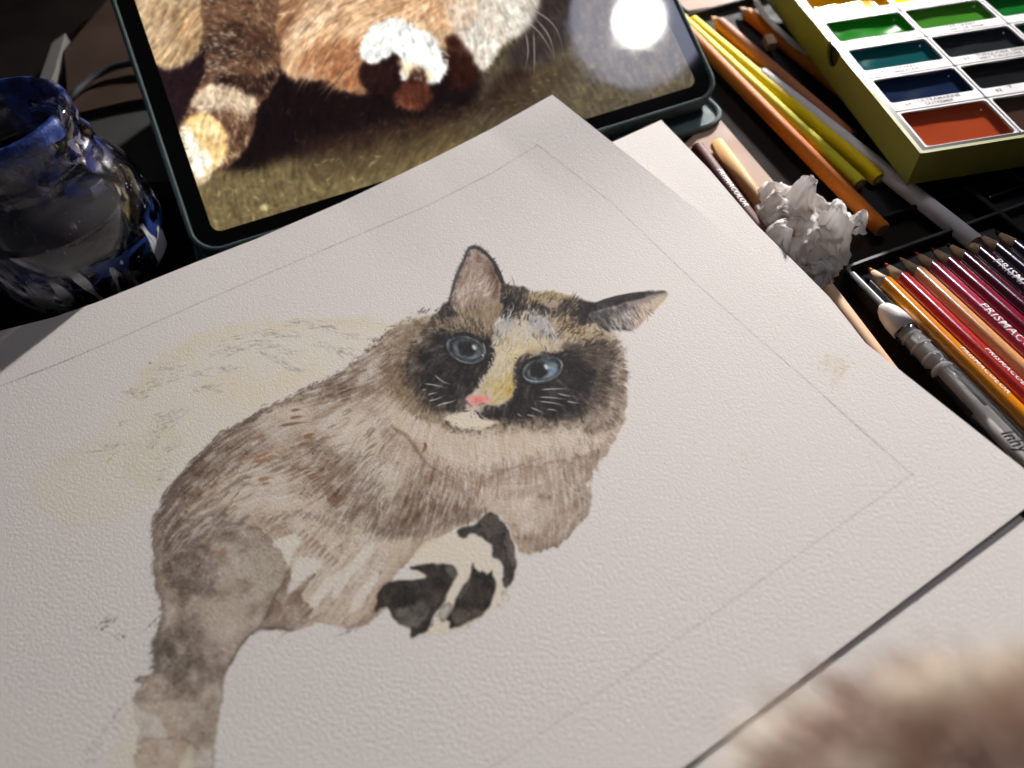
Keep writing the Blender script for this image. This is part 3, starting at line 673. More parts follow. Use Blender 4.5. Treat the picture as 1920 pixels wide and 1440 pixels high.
    Hh([(856, 560), (866, 512), (884, 480), (905, 488), (925, 520), (932, 560), (900, 576)], 320, flow([(870, 520, -75), (900, 500, -60), (920, 540, -30), (880, 560, -50)]), 22, 1.5, [(206, 196, 186), (92, 76, 68), (180, 164, 152)], .55, .12, .25, .1)
    S([C.smooth([(838, 578), (846, 556), (855, 520), (871, 485), (879, 467), (889, 462)], 8, False)], 5.5, (66, 68, 71), .88, taper=False)
    S([C.smooth([(884, 465), (894, 464), (906, 471), (924, 490), (936, 512), (943, 534), (940, 566)], 8, False)], 6, (50, 48, 50), .92, taper=False)
    S([C.smooth([(926, 495), (938, 520), (943, 545)], 8, False)], 9, (40, 38, 40), .9)
    S([C.smooth([(872, 470), (866, 490), (852, 520)], 6, False)], 3, (190, 172, 150), .5)
    Hh([(835, 585), (846, 545), (856, 515), (862, 520), (852, 560)], 60, -160, 9, 1.6, [(70, 68, 68), (60, 56, 56)], .7, .2, .3)
    F([(843, 566), (832, 571), (808, 597), (802, 614), (830, 606), (858, 594), (850, 580)], bk, .9, 3, 2.2, .15)
    Hh([(800, 612), (810, 590), (838, 566), (858, 594)], 90, -60, 16, 1.8, [(38, 35, 35), (80, 72, 64)], .7, .2, .3)
    # right ear
    earR = [(1104, 592), (1120, 582), (1160, 570), (1210, 556), (1250, 547), (1240, 568), (1216, 589), (1199, 608), (1186, 620), (1160, 618), (1140, 620)]
    F(earR, (140, 126, 120), .95, 1.5, 1.2, .2)
    F([(1196, 575), (1225, 560), (1252, 549), (1238, 569), (1214, 590), (1200, 606), (1190, 600)], (196, 180, 156), .7, 2, 4, .3)
    F([(1184, 608), (1196, 596), (1204, 596), (1198, 610), (1188, 618)], (196, 158, 142), .55, 3, 4, .2)
    F([(1104, 592), (1130, 580), (1165, 572), (1180, 580), (1150, 600), (1140, 618)], (72, 68, 68), .8, 3, 6, .3)
    Hh([(1108, 592), (1150, 576), (1200, 572), (1195, 595), (1170, 612), (1140, 616)], 330, flow([(1120, 590, -145), (1160, 590, -125), (1190, 590, -115)]), 22, 1.5, [(200, 198, 196), (56, 54, 56), (160, 156, 155), (40, 40, 42)], .62, .12, .22, .1)
    S([C.smooth([(1105, 570), (1130, 566), (1160, 558), (1205, 549), (1250, 546)], 8, False)], 9, (38, 36, 36), .92)
    S([C.smooth([(1150, 560), (1205, 553), (1246, 548)], 8, False)], 6, (44, 42, 40), .85)
    S([C.smooth([(1256, 548), (1240, 568), (1218, 590), (1200, 610)], 8, False)], 2.4, (196, 172, 104), .8)
    S([C.smooth([(1140, 614), (1164, 616), (1184, 620), (1195, 630)], 8, False)], 4.5, (52, 50, 52), .9)
    # fur of the head between ears and eyes
    Hh([(845, 570), (935, 560), (930, 600), (912, 632), (860, 618)], 330, flow([(870, 590, -110), (910, 590, -85), (900, 620, -95), (930, 570, -70)]), 20, 1.7, [(86, 74, 64), (196, 180, 152), (124, 106, 86), (60, 52, 48)], .55, .15, .2, .12)
    F([(812, 600), (860, 596), (890, 612), (850, 622), (812, 624)], (122, 106, 88), .7, 5, 6, .4)
    Hh([(806, 600), (860, 596), (900, 618), (850, 626)], 150, -150, 15, 1.6, [(64, 56, 52), (170, 152, 124)], .55, .2, .3)
    # ---- black mask, left and right
    mL = [(808, 614), (850, 616), (890, 622), (912, 632), (927, 650), (924, 680), (908, 711), (886, 735), (874, 752), (868, 769), (846, 772), (816, 765), (790, 747), (770, 720), (763, 688), (776, 652), (796, 628)]
    F(mL, (58, 50, 47), .72, 3, 11, .15)
    F([(806, 606), (770, 640), (752, 690), (762, 735), (792, 766), (830, 782), (866, 780), (850, 740), (800, 700), (806, 650)], (72, 62, 55), .55, 6, 16, .3)
    F([(815, 625), (850, 620), (912, 636), (925, 660), (914, 700), (886, 733), (870, 766), (845, 770), (815, 758), (790, 735), (780, 700), (790, 655)], (36, 33, 33), .88, 4, 10, .2)
    mR = [(962, 690), (982, 666), (1012, 662), (1041, 659), (1085, 644), (1128, 646), (1152, 656), (1150, 684), (1140, 716), (1128, 744), (1106, 768), (1068, 786), (1012, 790), (968, 790), (924, 788), (904, 782), (899, 762), (924, 762), (952, 752), (962, 730)]
    F(mR, (56, 48, 45), .75, 3, 10, .15)
    F([(1080, 640), (1150, 640), (1162, 690), (1150, 740), (1120, 780), (1060, 796), (940, 798), (910, 788), (1000, 780), (1090, 740), (1110, 690)], (74, 64, 57), .55, 6, 16, .3)
    F([(1060, 640), (1110, 636), (1150, 644), (1120, 664), (1060, 664)], (66, 57, 51), .5, 6, 10, .3)
    F([(964, 695), (984, 670), (1040, 664), (1085, 655), (1108, 668), (1112, 710), (1104, 750), (1066, 778), (1012, 786), (968, 786), (924, 786), (906, 781), (902, 765), (926, 764), (954, 754), (964, 732)], (34, 31, 31), .9, 4, 8, .2)
    F([(1085, 650), (1150, 648), (1156, 672), (1130, 690), (1096, 680)], (78, 66, 56), .6, 6, 7, .4)
    Hh(mL, 420, flow([(780, 700, 130), (800, 650, 110), (850, 700, 150), (900, 690, 120), (840, 750, 170)]), 17, 1.5, [(24, 22, 22), (72, 64, 60), (30, 28, 28)], .42, .15, .3, .15)
    Hh(mR, 460, flow([(980, 770, 20), (1060, 770, 5), (1120, 720, -20), (1120, 670, -30), (1000, 720, 0)]), 18, 1.5, [(22, 20, 20), (70, 62, 58), (28, 26, 26)], .42, .15, .3, .15)
    Hh([(775, 640), (800, 620), (790, 700), (800, 740), (840, 775), (790, 760), (755, 700)], 330, flow([(775, 650, 120), (765, 700, 100), (790, 750, 50)]), 16, 1.5, [(70, 60, 52), (120, 102, 80), (50, 44, 42)], .55, .15, .25, .2)
    Hh([(1085, 640), (1155, 640), (1160, 700), (1120, 770), (1090, 780), (1120, 700)], 330, flow([(1120, 660, -15), (1140, 700, 10), (1110, 760, 35)]), 17, 1.5, [(60, 52, 48), (104, 88, 74), (40, 36, 34)], .55, .15, .25, .2)
    # ---- blaze and nose
    F([(925, 612), (935, 596), (968, 585), (1004, 583), (1026, 604), (1042, 636), (1000, 650), (978, 662), (963, 684), (963, 730), (954, 748), (926, 761), (908, 755), (873, 749), (892, 728), (909, 702), (929, 668), (921, 640)], (192, 180, 162), .95, 3.5, 1.6, .2)
    F([(924, 625), (936, 598), (962, 590), (958, 612), (940, 632), (926, 640)], (150, 148, 150), .75, 4, 5, .3)
    F([(985, 586), (1004, 584), (1026, 606), (1040, 636), (1022, 640), (1004, 620)], (148, 148, 154), .75, 4, 5, .3)
    F([(935, 640), (960, 625), (985, 650), (966, 672), (950, 690), (930, 690)], (196, 180, 142), .6, 4, 5, .5)
    F([(990, 645), (1020, 640), (1040, 640), (1000, 655)], (190, 172, 130), .7, 3, 4, .3)
    F([(916, 715), (930, 705), (962, 690), (964, 728), (952, 746), (926, 759), (912, 752), (925, 735)], (182, 156, 92), .85, 4, 4, .5)
    F([(905, 718), (918, 705), (930, 712), (912, 735), (898, 738)], (176, 160, 116), .7, 4, 4, .4)
    Hh([(930, 600), (1000, 585), (1030, 610), (1040, 640), (985, 655), (940, 660), (925, 630)], 260, flow([(935, 610, -60), (965, 620, -70), (1000, 610, -95), (1025, 630, -120)]), 20, 1.5, [(218, 214, 210), (110, 110, 118), (196, 176, 128), (70, 70, 76)], .62, .12, .16, .1)
    Hh([(930, 660), (965, 650), (960, 730), (930, 755), (905, 740)], 190, flow([(940, 670, 105), (940, 730, 115)]), 14, 1.6, [(206, 192, 160), (150, 122, 60), (110, 90, 56), (214, 204, 184)], .62, .2, .25, .1)
    for i in range(16):
        t = i / 15.; x = 925 + 30 * t; y = 606 - 22 * t
        S([np.array([(x, y + 8.), (x + 3, y), (x + rng.uniform(4, 9), y - rng.uniform(6, 12))])], 1.7, (198, 198, 202), .8)
    for i in range(14):
        t = i / 13.; x = 1022 + 26 * t; y = 596 + 40 * t
        S([np.array([(x - 6, y + 8.), (x, y), (x + 3, y - rng.uniform(8, 16))])], 1.6, (190, 194, 204), .75)
    F([(962, 690), (972, 672), (980, 664), (976, 680), (968, 705), (962, 725)], (60, 52, 46), .8, 2, 2.5, .3)
    for i in range(12):
        y = 664 + i * 6; S([np.array([(966 + rng.normal(0, 3), y), (972 + rng.normal(0, 3), y + rng.uniform(3, 8))])], 2.2, (44, 38, 34) if i % 2 else (190, 164, 120), .75)
    F([(872, 747), (892, 741), (918, 746), (913, 756), (896, 759), (886, 765), (877, 756)], (216, 140, 134), .95, 1.2, 1.4, .15)
    F([(882, 752), (896, 748), (906, 752), (894, 758), (886, 762)], (206, 120, 122), .6, 1.5, 2, .2)
    S([C.smooth([(872, 748), (878, 757), (887, 765), (890, 772)], 6, False)], 2, (70, 50, 50), .8)
    S([C.smooth([(912, 755), (898, 759), (889, 766)], 6, False)], 2, (60, 44, 44), .7)
    # mouth and chin
    F([(870, 770), (884, 764), (894, 770), (902, 784), (890, 782), (874, 776)], (196, 184, 168), .9, 1.5, 1.5, .2)
    F([(834, 783), (857, 774), (883, 771), (908, 784), (930, 792), (908, 803), (878, 804), (850, 797)], (210, 199, 179), .95, 2, 2.2, .1)
    S([C.smooth([(890, 768), (897, 776), (903, 784), (920, 790)], 6, False)], 4, (36, 32, 34), .95)
    S([C.smooth([(866, 771), (876, 771), (888, 768)], 6, False)], 3, (60, 50, 48), .8)
    for _ in range(26):
        p = rng.normal((889, 776), (6, 4)); S([np.array([p, p + rng.normal(0, 2.5, 2)])], 2, (58, 48, 54) if rng.random() < .6 else (190, 150, 150), .8)
    S([C.smooth([(830, 785), (848, 800), (878, 809), (908, 806), (932, 794)], 8, False)], 8, (104, 88, 76), .55, .35)
    grp([(832, 786), (850, 802), (880, 810), (912, 806), (934, 795)], -10, 130, 10, 3.5, (82, 68, 60), .7, 1.7, .5)
    grp([(820, 775), (850, 806), (900, 815), (960, 806), (1030, 802)], 5, 90, 12, 5, (110, 94, 82), .55, 1.7, .5)
    # ---- eyes
    def eye(cx, cy, a, b, rot, px, py, hl, right):
        C.ellipse(cx, cy, a + 8.5, b + 7.5, rot, (28, 26, 27), .95, 3)
        C.ellipse(cx, cy, a + 2.5, b + 2.5, rot, (112, 118, 120), .95, 1.4, 1)
        C.ellipse(cx, cy, a - 1.0, b - .5, rot, (38, 40, 43), .96, 1.5)
        C.ellipse(cx + 1, cy + 1.5, a - 7.5, b - 5, rot, (84, 93, 98) if not right else (106, 117, 124), .95, 2.5, 1.5)
        C.ellipse(cx - 10, cy + 3, a * .4, b * .45, rot, (100, 111, 116), .5, 4)
        C.ellipse(cx + (12 if right else 8), cy + (2 if right else 10), a * .35, b * .4, rot, (126, 146, 166) if right else (98, 112, 119), .8, 3.5)
        C.ellipse(cx, cy - b * .55, a * .75, b * .35, rot, (52, 60, 66), .6, 4)
        C.ellipse(px, py, 18, 15, rot, (44, 48, 52), .8, 4, 1); C.ellipse(px, py, 16.5, 14.5, rot, (24, 23, 25), 1, 1.4, 1)
        C.ellipse(hl[0], hl[1], 3.2, 5.5, -25, (226, 228, 230), .95, .8, 1)
    eye(873, 654, 35, 22.5, 20, 874, 653, (888, 651), False)
    eye(1017, 692, 37, 21.5, -17, 1010, 693, (1023, 687), True)
    S([C.smooth([(836, 640), (856, 629), (880, 630), (902, 643), (913, 660)], 8, False)], 4, (28, 26, 27), .95)
    S([C.smooth([(838, 634), (858, 622), (884, 623), (906, 636)], 8, False)], 2, (150, 140, 130), .6)
    S([C.smooth([(848, 668), (866, 678), (886, 681), (903, 672)], 8, False)], 2, (140, 152, 160), .8)
    S([C.smooth([(904, 640), (910, 656), (908, 668)], 8, False)], 2.4, (168, 170, 172), .8)
    S([C.smooth([(978, 700), (990, 712), (1010, 715), (1030, 710), (1044, 700)], 8, False)], 2.2, (168, 180, 190), .8)
    S([C.smooth([(980, 690), (994, 676), (1018, 670), (1044, 668), (1058, 676)], 8, False)], 4, (26, 24, 25), .95)
    S([C.smooth([(990, 672), (1012, 665), (1040, 663)], 8, False)], 2, (150, 134, 104), .6)
    S([C.smooth([(1048, 674), (1054, 684), (1046, 700)], 8, False)], 2.4, (150, 152, 152), .8)
    S([C.smooth([(907, 666), (916, 674), (921, 668)], 6, False)], 3.2, (26, 24, 25), .95)
    S([np.array([(903., 664), (909, 670)])], 2.4, (216, 205, 186), .9)
    S([C.smooth([(928, 652), (918, 672), (922, 690)], 6, False), C.smooth([(924, 664), (918, 682), (920, 696)], 6, False)], 3, (30, 28, 28), .85)
    FR = C.fringe
    FR([(800, 622), (778, 655), (766, 692), (774, 725), (795, 752), (830, 770)], [190, 175, 165, 150, 130, 110], 190, 22, 2.4, [(46, 40, 38), (66, 57, 52), (92, 78, 66)], .7, .3, .5, 5)
    FR([(1110, 650), (1145, 660), (1142, 700), (1130, 740), (1105, 768), (1060, 788), (1000, 794), (940, 792)], [-30, -15, 10, 25, 45, 70, 85, 95], 230, 22, 2.4, [(46, 40, 38), (66, 57, 52), (92, 78, 68)], .7, .3, .5, 5)
    FR([(1155, 640), (1170, 690), (1166, 740), (1152, 790), (1100, 812)], [-15, 5, 25, 50, 75], 150, 24, 2.2, [(104, 90, 80), (128, 112, 101), (84, 72, 65)], .7, .25, .5, 4)
    FR([(735, 622), (728, 680), (748, 740), (790, 785)], [170, 150, 125, 105], 130, 24, 2.4, [(110, 94, 78), (140, 120, 92), (92, 78, 66)], .6, .3, .5, 6)
    FR([(945, 545), (990, 550), (1040, 556), (1090, 566)], [-70, -60, -50, -45], 90, 18, 2.2, [(36, 33, 33), (70, 60, 50), (150, 132, 96)], .75, .25, .4, 5)
    FR([(860, 600), (900, 610), (925, 625)], [-100, -85, -75], 90, 20, 2.2, [(70, 60, 52), (190, 174, 146), (104, 88, 72), (48, 42, 40)], .65, .25, .5, 7)
    FR([(940, 590), (960, 582), (1000, 578), (1030, 590)], [-80, -75, -95, -110], 70, 20, 2.2, [(34, 32, 32), (52, 48, 48), (206, 204, 202)], .75, .2, .5, 5)
    FR([(1000, 630), (1040, 625), (1090, 630), (1130, 640)], [-120, -60, -45, -35], 90, 18, 2.2, [(60, 52, 46), (96, 82, 66), (200, 182, 150)], .65, .3, .5, 7)
    FR([(940, 630), (960, 650), (950, 690), (935, 725)], [-70, -75, 110, 115], 80, 18, 2.2, [(214, 206, 190), (160, 136, 84), (140, 128, 116), (206, 196, 172)], .6, .25, .5, 7)
    FR([(928, 645), (926, 670), (912, 702), (895, 728)], [-60, 60, 50, 45], 50, 12, 2.2, [(40, 36, 36), (196, 184, 166)], .75, .3, .5, 2)
    FR([(955, 545), (985, 560), (1010, 575), (975, 590), (950, 575)], [-80, -60, -50, -80, -70], 130, 20, 2.4, [(32, 30, 30), (58, 50, 44), (120, 104, 82), (40, 36, 36)], .75, .3, .5, 8)
    FR([(1040, 580), (1075, 590), (1100, 600), (1060, 610), (1130, 630)], [-60, -50, -45, -50, -30], 130, 20, 2.4, [(36, 33, 32), (86, 72, 58), (150, 130, 100), (50, 44, 40)], .7, .3, .5, 8)
    FR([(815, 600), (850, 605), (890, 612), (830, 618)], [-150, -120, -90, -140], 90, 18, 2.4, [(46, 40, 38), (84, 72, 60), (150, 132, 108)], .7, .3, .5, 6)
    FR([(930, 600), (940, 625), (930, 650)], [-100, -80, -60], 40, 20, 2, [(206, 200, 190), (86, 80, 78), (176, 160, 128)], .7, .25, .5, 5)
    FR([(1030, 610), (1040, 635), (1010, 650)], [-100, -110, -120], 40, 20, 2, [(206, 204, 204), (74, 70, 72), (170, 152, 118)], .7, .25, .5, 5)
    FR([(1125, 610), (1150, 612), (1180, 606)], [-130, -120, -115], 50, 24, 2, [(44, 42, 42), (186, 180, 176), (30, 29, 30)], .75, .2, .5, 6)
    FR([(840, 575), (854, 520), (870, 485), (880, 464)], [-165, -160, -150, -120], 80, 14, 2, [(60, 60, 62), (84, 76, 72)], .75, .3, .5, 2)
    FR([(892, 462), (910, 472), (928, 492), (940, 520), (944, 545)], [-60, -45, -30, -20, -20], 80, 13, 2, [(46, 44, 46), (70, 64, 62)], .75, .35, .5, 2)
    FR([(860, 560), (880, 540), (900, 530), (925, 550)], [-80, -75, -60, -40], 60, 30, 1.8, [(214, 206, 198), (196, 184, 174)], .6, .2, .5, 8)
    FR([(1150, 600), (1175, 596), (1200, 585), (1220, 575)], [-130, -125, -120, -120], 70, 24, 1.8, [(206, 196, 188), (170, 146, 136), (88, 80, 78)], .65, .2, .5, 5)
    hd = np.zeros((C.Hh, C.W), np.float32)
    sl_, m_ = C.mask([(740, 610), (840, 565), (870, 460), (910, 460), (950, 530), (1100, 565), (1260, 540), (1190, 630), (1175, 700), (1150, 800), (900, 815), (780, 780), (735, 700)], 3, 6)
    hd[sl_] = m_
    C.granulate(PAPER, .16, .0, C.streaks(flow([(780, 680, 130), (860, 600, -100), (900, 520, -70), (940, 700, 105), (1000, 600, -90), (1120, 700, 10), (1060, 780, 60), (1180, 590, -120), (880, 790, 90)]), 22, 78), .09, hd)
    # ---- white whiskers
    wh = [((812, 701), (832, 716), (858, 724)), ((790, 719), (815, 722), (850, 731)), ((792, 731), (802, 730)), ((800, 741), (815, 737), (828, 738)), ((800, 753), (822, 747), (842, 737)), ((826, 759), (850, 752), (865, 743)),
          ((816, 763), (835, 755), (852, 752)), ((1008, 731), (1045, 729), (1085, 730)), ((1042, 737), (1065, 742), (1085, 743)), ((1004, 744), (1040, 746), (1080, 752)), ((1006, 752), (1040, 756), (1072, 765)), ((992, 763), (1010, 770), (1028, 780)),
          ((1024, 767), (1040, 769), (1053, 775)), ((970, 775), (975, 779), (981, 782)), ((985, 777), (1000, 780), (1012, 783)), ((1060, 752), (1085, 756), (1095, 754))]
    for ln in wh:
        S([C.smooth(ln, 8, False) if len(ln) > 2 else np.array(ln, float)], 1.9, (206, 206, 204), .85)
    # ---- smudges on the margin
    oc = (178, 162, 132)
    for cx, cy, n, sp in ((1565, 690, 60, 22), (1400, 858, 26, 22), (1330, 862, 8, 40), (1560, 720, 20, 8)):
        P = rng.normal((cx, cy), (sp, sp * .5), (n, 2))
        S([np.array([p, p + rng.normal(0, 5, 2) + (3, -2)]) for p in P], rng.uniform(1.5, 4, n), oc, .42, .5)
    F([(1532, 676), (1570, 668), (1590, 690), (1575, 712), (1556, 724), (1560, 700)], (190, 178, 156), .4, 6, 4, .6, 0, .3)
    return C
def paint_screen():
    C = Canvas(150, -330, 1400, 480, .9, (70, 56, 40), 21)
    F, Hh, S, FR = C.fill, C.hair, C.strokes, C.fringe
    rng = C.rng
    # carpet
    F([(150, 480), (150, 200), (420, 290), (700, 250), (900, 170), (1000, 60), (1400, -100), (1400, 480)], (112, 99, 70), 1, 0, 25, .25)
    F([(850, 210), (1000, 60), (1400, -150), (1400, 160), (1000, 270)], (92, 84, 70), .85, 10, 40, .3)
    F([(560, 300), (900, 190), (1040, 110), (1040, 190), (860, 260), (640, 320)], (62, 48, 36), .6, 12, 30, .4)
    gnd = [(330, 480), (360, 330), (460, 290), (700, 240), (900, 160), (1050, 60), (1400, -60), (1400, 480)]
    Hh(gnd, 3600, lambda x, y: rng.uniform(0, 360, len(x)), 13, 2, [(168, 152, 104), (84, 70, 40), (146, 130, 84), (64, 52, 32), (186, 172, 128)], .5, .6, .4)
    Hh([(390, 440), (420, 340), (760, 280), (700, 360)], 60, lambda x, y: rng.uniform(0, 360, len(x)), 30, 1.8, [(206, 192, 146), (190, 172, 120)], .75, .5, .4)
    C.ellipse(496, 388, 8, 7, 0, (214, 200, 150), .8, 3, 2)
    # deep shadow under the body
    F([(290, 100), (520, 100), (620, 120), (860, 110), (900, 170), (860, 215), (740, 235), (640, 262), (520, 300), (440, 318), (330, 240)], (24, 14, 16), .97, 6, 16, .05)
    F([(560, 262), (700, 230), (880, 190), (960, 120), (1000, 140), (880, 220), (700, 270), (560, 300)], (44, 30, 26), .7, 8, 18, .3)
    F([(290, 105), (385, 112), (360, 190), (340, 235), (300, 180)], (40, 26, 30), .9, 4, 6, .2)
    Hh([(560, 300), (700, 230), (860, 190), (840, 235), (640, 300)], 200, -80, 16, 1.6, [(96, 76, 54), (60, 44, 34), (130, 110, 76)], .5, .3, .5)
    Hh([(500, 180), (700, 200), (640, 260), (520, 280)], 16, lambda x, y: rng.uniform(40, 130, len(x)), 26, 1.4, [(104, 78, 60)], .6, .2, .3)
    # body fur
    F([(150, -330), (1060, -330), (1015, 0), (1000, 30), (900, 100), (840, 95), (760, 110), (690, 170), (650, 172), (600, 150), (530, 140), (515, 60), (380, 60), (290, 120), (250, 0)], (204, 170, 136), 1, 5, 6, .2)
    bf = flow([(560, 40, 135), (620, 60, 140), (600, 120, 115), (700, 20, 160), (760, -40, 165), (800, 60, 140), (900, 60, 70), (960, 30, 60), (520, -100, 120), (800, -200, 110), (300, 40, 125), (340, 90, 125)])
    F([(520, 100), (600, 40), (700, 10), (850, 0), (850, 40), (700, 60), (680, 90), (600, 120), (560, 145)], (214, 178, 140), .9, 8, 10, .3)
    F([(580, 90), (660, 70), (690, 100), (690, 170), (650, 172), (610, 150), (560, 130)], (136, 84, 54), .65, 8, 16, .4)
    F([(515, 0), (560, 0), (550, 60), (530, 130), (515, 110)], (120, 84, 60), .75, 6, 10, .3)
    F([(690, 0), (900, -10), (850, 60), (760, 30)], (206, 168, 132), .8, 10, 14, .3)
    Hh([(515, 0), (690, -60), (860, -30), (860, 60), (700, 60), (640, 160), (560, 140)], 560, bf, 84, 3, [(232, 204, 172), (150, 106, 74), (206, 166, 128), (112, 72, 48), (240, 218, 190)], .5, .12, .18)
    Hh([(560, 100), (690, 80), (680, 168), (600, 150)], 240, bf, 26, 2.2, [(168, 104, 62), (92, 50, 30), (196, 138, 92)], .5, .15, .2)
    FR([(530, 110), (560, 60), (620, 30)], [120, 135, 150], 40, 60, 3, [(246, 226, 200), (226, 196, 160)], .7, .15, .5, 8)
    # chest fur on the right with long white hairs
    F([(840, 20), (900, -30), (1020, -40), (1010, 20), (985, 60), (940, 80), (915, 130), (890, 110), (865, 80)], (214, 208, 196), .95, 6, 7, .2)
    F([(830, -20), (900, -60), (900, 20), (870, 60), (845, 50)], (204, 176, 150), .8, 8, 12, .3)
    Hh([(850, 10), (1015, -30), (1000, 40), (940, 80), (905, 125), (870, 80)], 420, flow([(900, 40, 95), (960, 20, 60), (990, 0, 40), (890, 100, 100)]), 40, 2.4, [(240, 238, 230), (180, 170, 156), (226, 222, 212), (150, 134, 118)], .55, .12, .2)
    FR([(870, 90), (905, 128), (940, 85), (985, 60), (1010, 15)], [110, 95, 70, 50, 35], 130, 30, 2.4, [(228, 224, 214), (206, 198, 186)], .75, .25, .55)
    F([(835, 70), (860, 70), (885, 110), (900, 150), (880, 165), (845, 165), (838, 120)], (52, 26, 20), .92, 4, 6, .2)
    F([(1000, 40), (1040, -60), (1090, -60), (1060, 80), (1000, 120), (950, 110)], (54, 46, 46), .8, 8, 16, .2)
    # tail/belly plume on the left
    F([(240, -40), (385, -60), (382, 60), (372, 90), (340, 118), (300, 122), (270, 60)], (190, 166, 132), .95, 5, 6, .2)
    F([(330, 20), (385, 10), (380, 80), (350, 110), (330, 70)], (156, 118, 80), .7, 8, 12, .3)
    Hh([(245, -30), (380, -40), (370, 80), (310, 118), (275, 70)], 360, bf, 76, 3, [(220, 204, 174), (150, 116, 84), (206, 182, 146), (128, 94, 68)], .5, .12, .18)
    FR([(285, 95), (310, 118), (345, 118), (375, 92)], [140, 125, 110, 95], 60, 34, 2.6, [(206, 182, 144), (170, 140, 104)], .8, .2, .5)
    # tabby fore leg
    legp = [(385, -60), (512, -60), (516, 60), (523, 110), (522, 145), (500, 180), (484, 200), (474, 246), (448, 296), (420, 315), (396, 320), (368, 344), (352, 300), (336, 240), (352, 205), (368, 165), (384, 120)]
    F(legp, (104, 76, 58), 1, 3, 3, .25)
    F([(395, 150), (430, 140), (480, 140), (515, 130), (500, 175), (470, 180), (420, 165)], (44, 28, 24), .85, 5, 6, .3)
    F([(395, 60), (440, 40), (500, 60), (510, 110), (470, 110), (400, 100)], (66, 46, 38), .75, 8, 8, .4)
    lf = flow([(430, 40, 200), (420, 90, 170), (480, 60, 40), (500, 110, 60), (450, 110, 190), (420, 200, 140), (460, 220, 60), (390, 290, 105), (420, 260, 100)])
    Hh(legp, 1300, lf, 20, 2.6, [(196, 168, 138), (48, 32, 28), (150, 118, 92), (30, 20, 18), (214, 190, 160), (82, 58, 46)], .6, .3, .3)
    Hh([(385, 70), (440, 60), (430, 130), (390, 130)], 130, 185, 20, 2.4, [(206, 196, 180), (36, 26, 24)], .65, .25, .2)
    F([(358, 190), (390, 160), (440, 165), (480, 190), (462, 215), (420, 205), (380, 215)], (222, 204, 176), .85, 6, 6, .3)
    Hh([(355, 200), (390, 160), (470, 175), (460, 225), (400, 220)], 220, flow([(370, 190, 150), (430, 180, 60), (460, 200, 50)]), 24, 2.6, [(240, 228, 206), (120, 84, 66), (206, 180, 150)], .6, .2, .25)
    F([(346, 225), (375, 210), (412, 230), (425, 265), (420, 300), (396, 320), (370, 344), (352, 300), (338, 245)], (226, 192, 134), .95, 4, 5, .2)
    F([(338, 245), (352, 235), (372, 270), (395, 300), (392, 322), (370, 346), (350, 300)], (242, 240, 228), .95, 4, 6, .15)
    F([(366, 225), (400, 225), (415, 250), (400, 262), (375, 250)], (238, 214, 160), .7, 6, 8, .2)
    Hh([(340, 240), (400, 220), (420, 290), (370, 344)], 260, flow([(360, 260, 110), (400, 260, 85), (380, 320, 110)]), 22, 2.2, [(250, 246, 234), (220, 178, 112), (240, 222, 184)], .55, .2, .2)
    FR([(352, 300), (370, 344), (396, 322), (424, 300), (448, 290)], [115, 105, 80, 60, 50], 90, 18, 2.2, [(238, 230, 206), (206, 172, 120), (150, 118, 84)], .8, .3, .5)
    FR([(352, 205), (340, 240), (345, 280)], [190, 190, 200], 40, 20, 2, [(206, 186, 156), (120, 90, 70)], .7, .3, .5)
    # white paw tucked under
    F([(686, 170), (672, 130), (690, 108), (740, 96), (780, 130), (800, 160), (815, 190), (790, 208), (750, 206), (720, 178)], (38, 20, 20), .97, 4, 4, .1)
    F([(744, 165), (775, 145), (800, 155), (806, 185), (790, 205), (755, 203), (740, 188)], (98, 56, 40), .9, 4, 4, .35)
    F([(676, 95), (690, 60), (706, 44), (738, 34), (772, 48), (812, 66), (830, 98), (836, 132), (824, 152), (806, 156), (788, 138), (768, 150), (748, 146), (752, 118), (738, 100), (712, 116), (684, 114)], (238, 240, 236), .98, 4, 4, .08)
    F([(745, 110), (770, 120), (800, 130), (815, 150), (790, 145), (762, 148)], (228, 196, 140), .8, 4, 6, .3)
    F([(770, 135), (790, 128), (800, 150), (780, 160), (765, 158)], (58, 30, 22), .9, 3, 4, .2)
    Hh([(680, 90), (710, 46), (800, 66), (832, 120), (810, 152), (760, 140), (740, 96)], 260, flow([(700, 80, 100), (760, 70, 60), (820, 110, 70)]), 22, 2.2, [(252, 252, 250), (206, 204, 198), (244, 240, 228)], .5, .2, .2)
    FR([(676, 95), (690, 60), (712, 44), (740, 35), (790, 55), (828, 92), (836, 130), (815, 155)], [200, 215, 250, 280, 300, 330, 20, 70], 120, 16, 2.2, [(246, 246, 244), (222, 216, 206)], .85, .3, .4)
    FR([(745, 195), (770, 205), (800, 195)], [110, 90, 70], 60, 16, 2.2, [(120, 72, 52), (70, 36, 26), (150, 100, 76)], .75, .3, .5)
    st = C.streaks(flow([(300, 40, 125), (340, 90, 125), (430, 40, 190), (420, 90, 170), (480, 60, 40), (450, 150, 100), (400, 280, 100), (560, 40, 135), (620, 90, 130), (700, 20, 160), (760, 80, 70), (820, 110, 70), (900, 50, 90), (960, 20, 60),
                          (500, 400, 70), (700, 330, -70), (900, 260, -60), (1200, 200, 60), (1300, 60, 100)]), 30, 5)
    C.im *= np.clip(1 + .075 * st + .08 * (C.n_fin - .5) * 2 + .05 * C.grain, .4, 1.7)[..., None]
    for ch in range(3): C.im[..., ch] = C.im[..., ch] * .3 + C.blur(np.ascontiguousarray(C.im[..., ch]), 2) * .7
    C.im = np.clip(C.im, 0, 1) ** 1.12 * 1.09
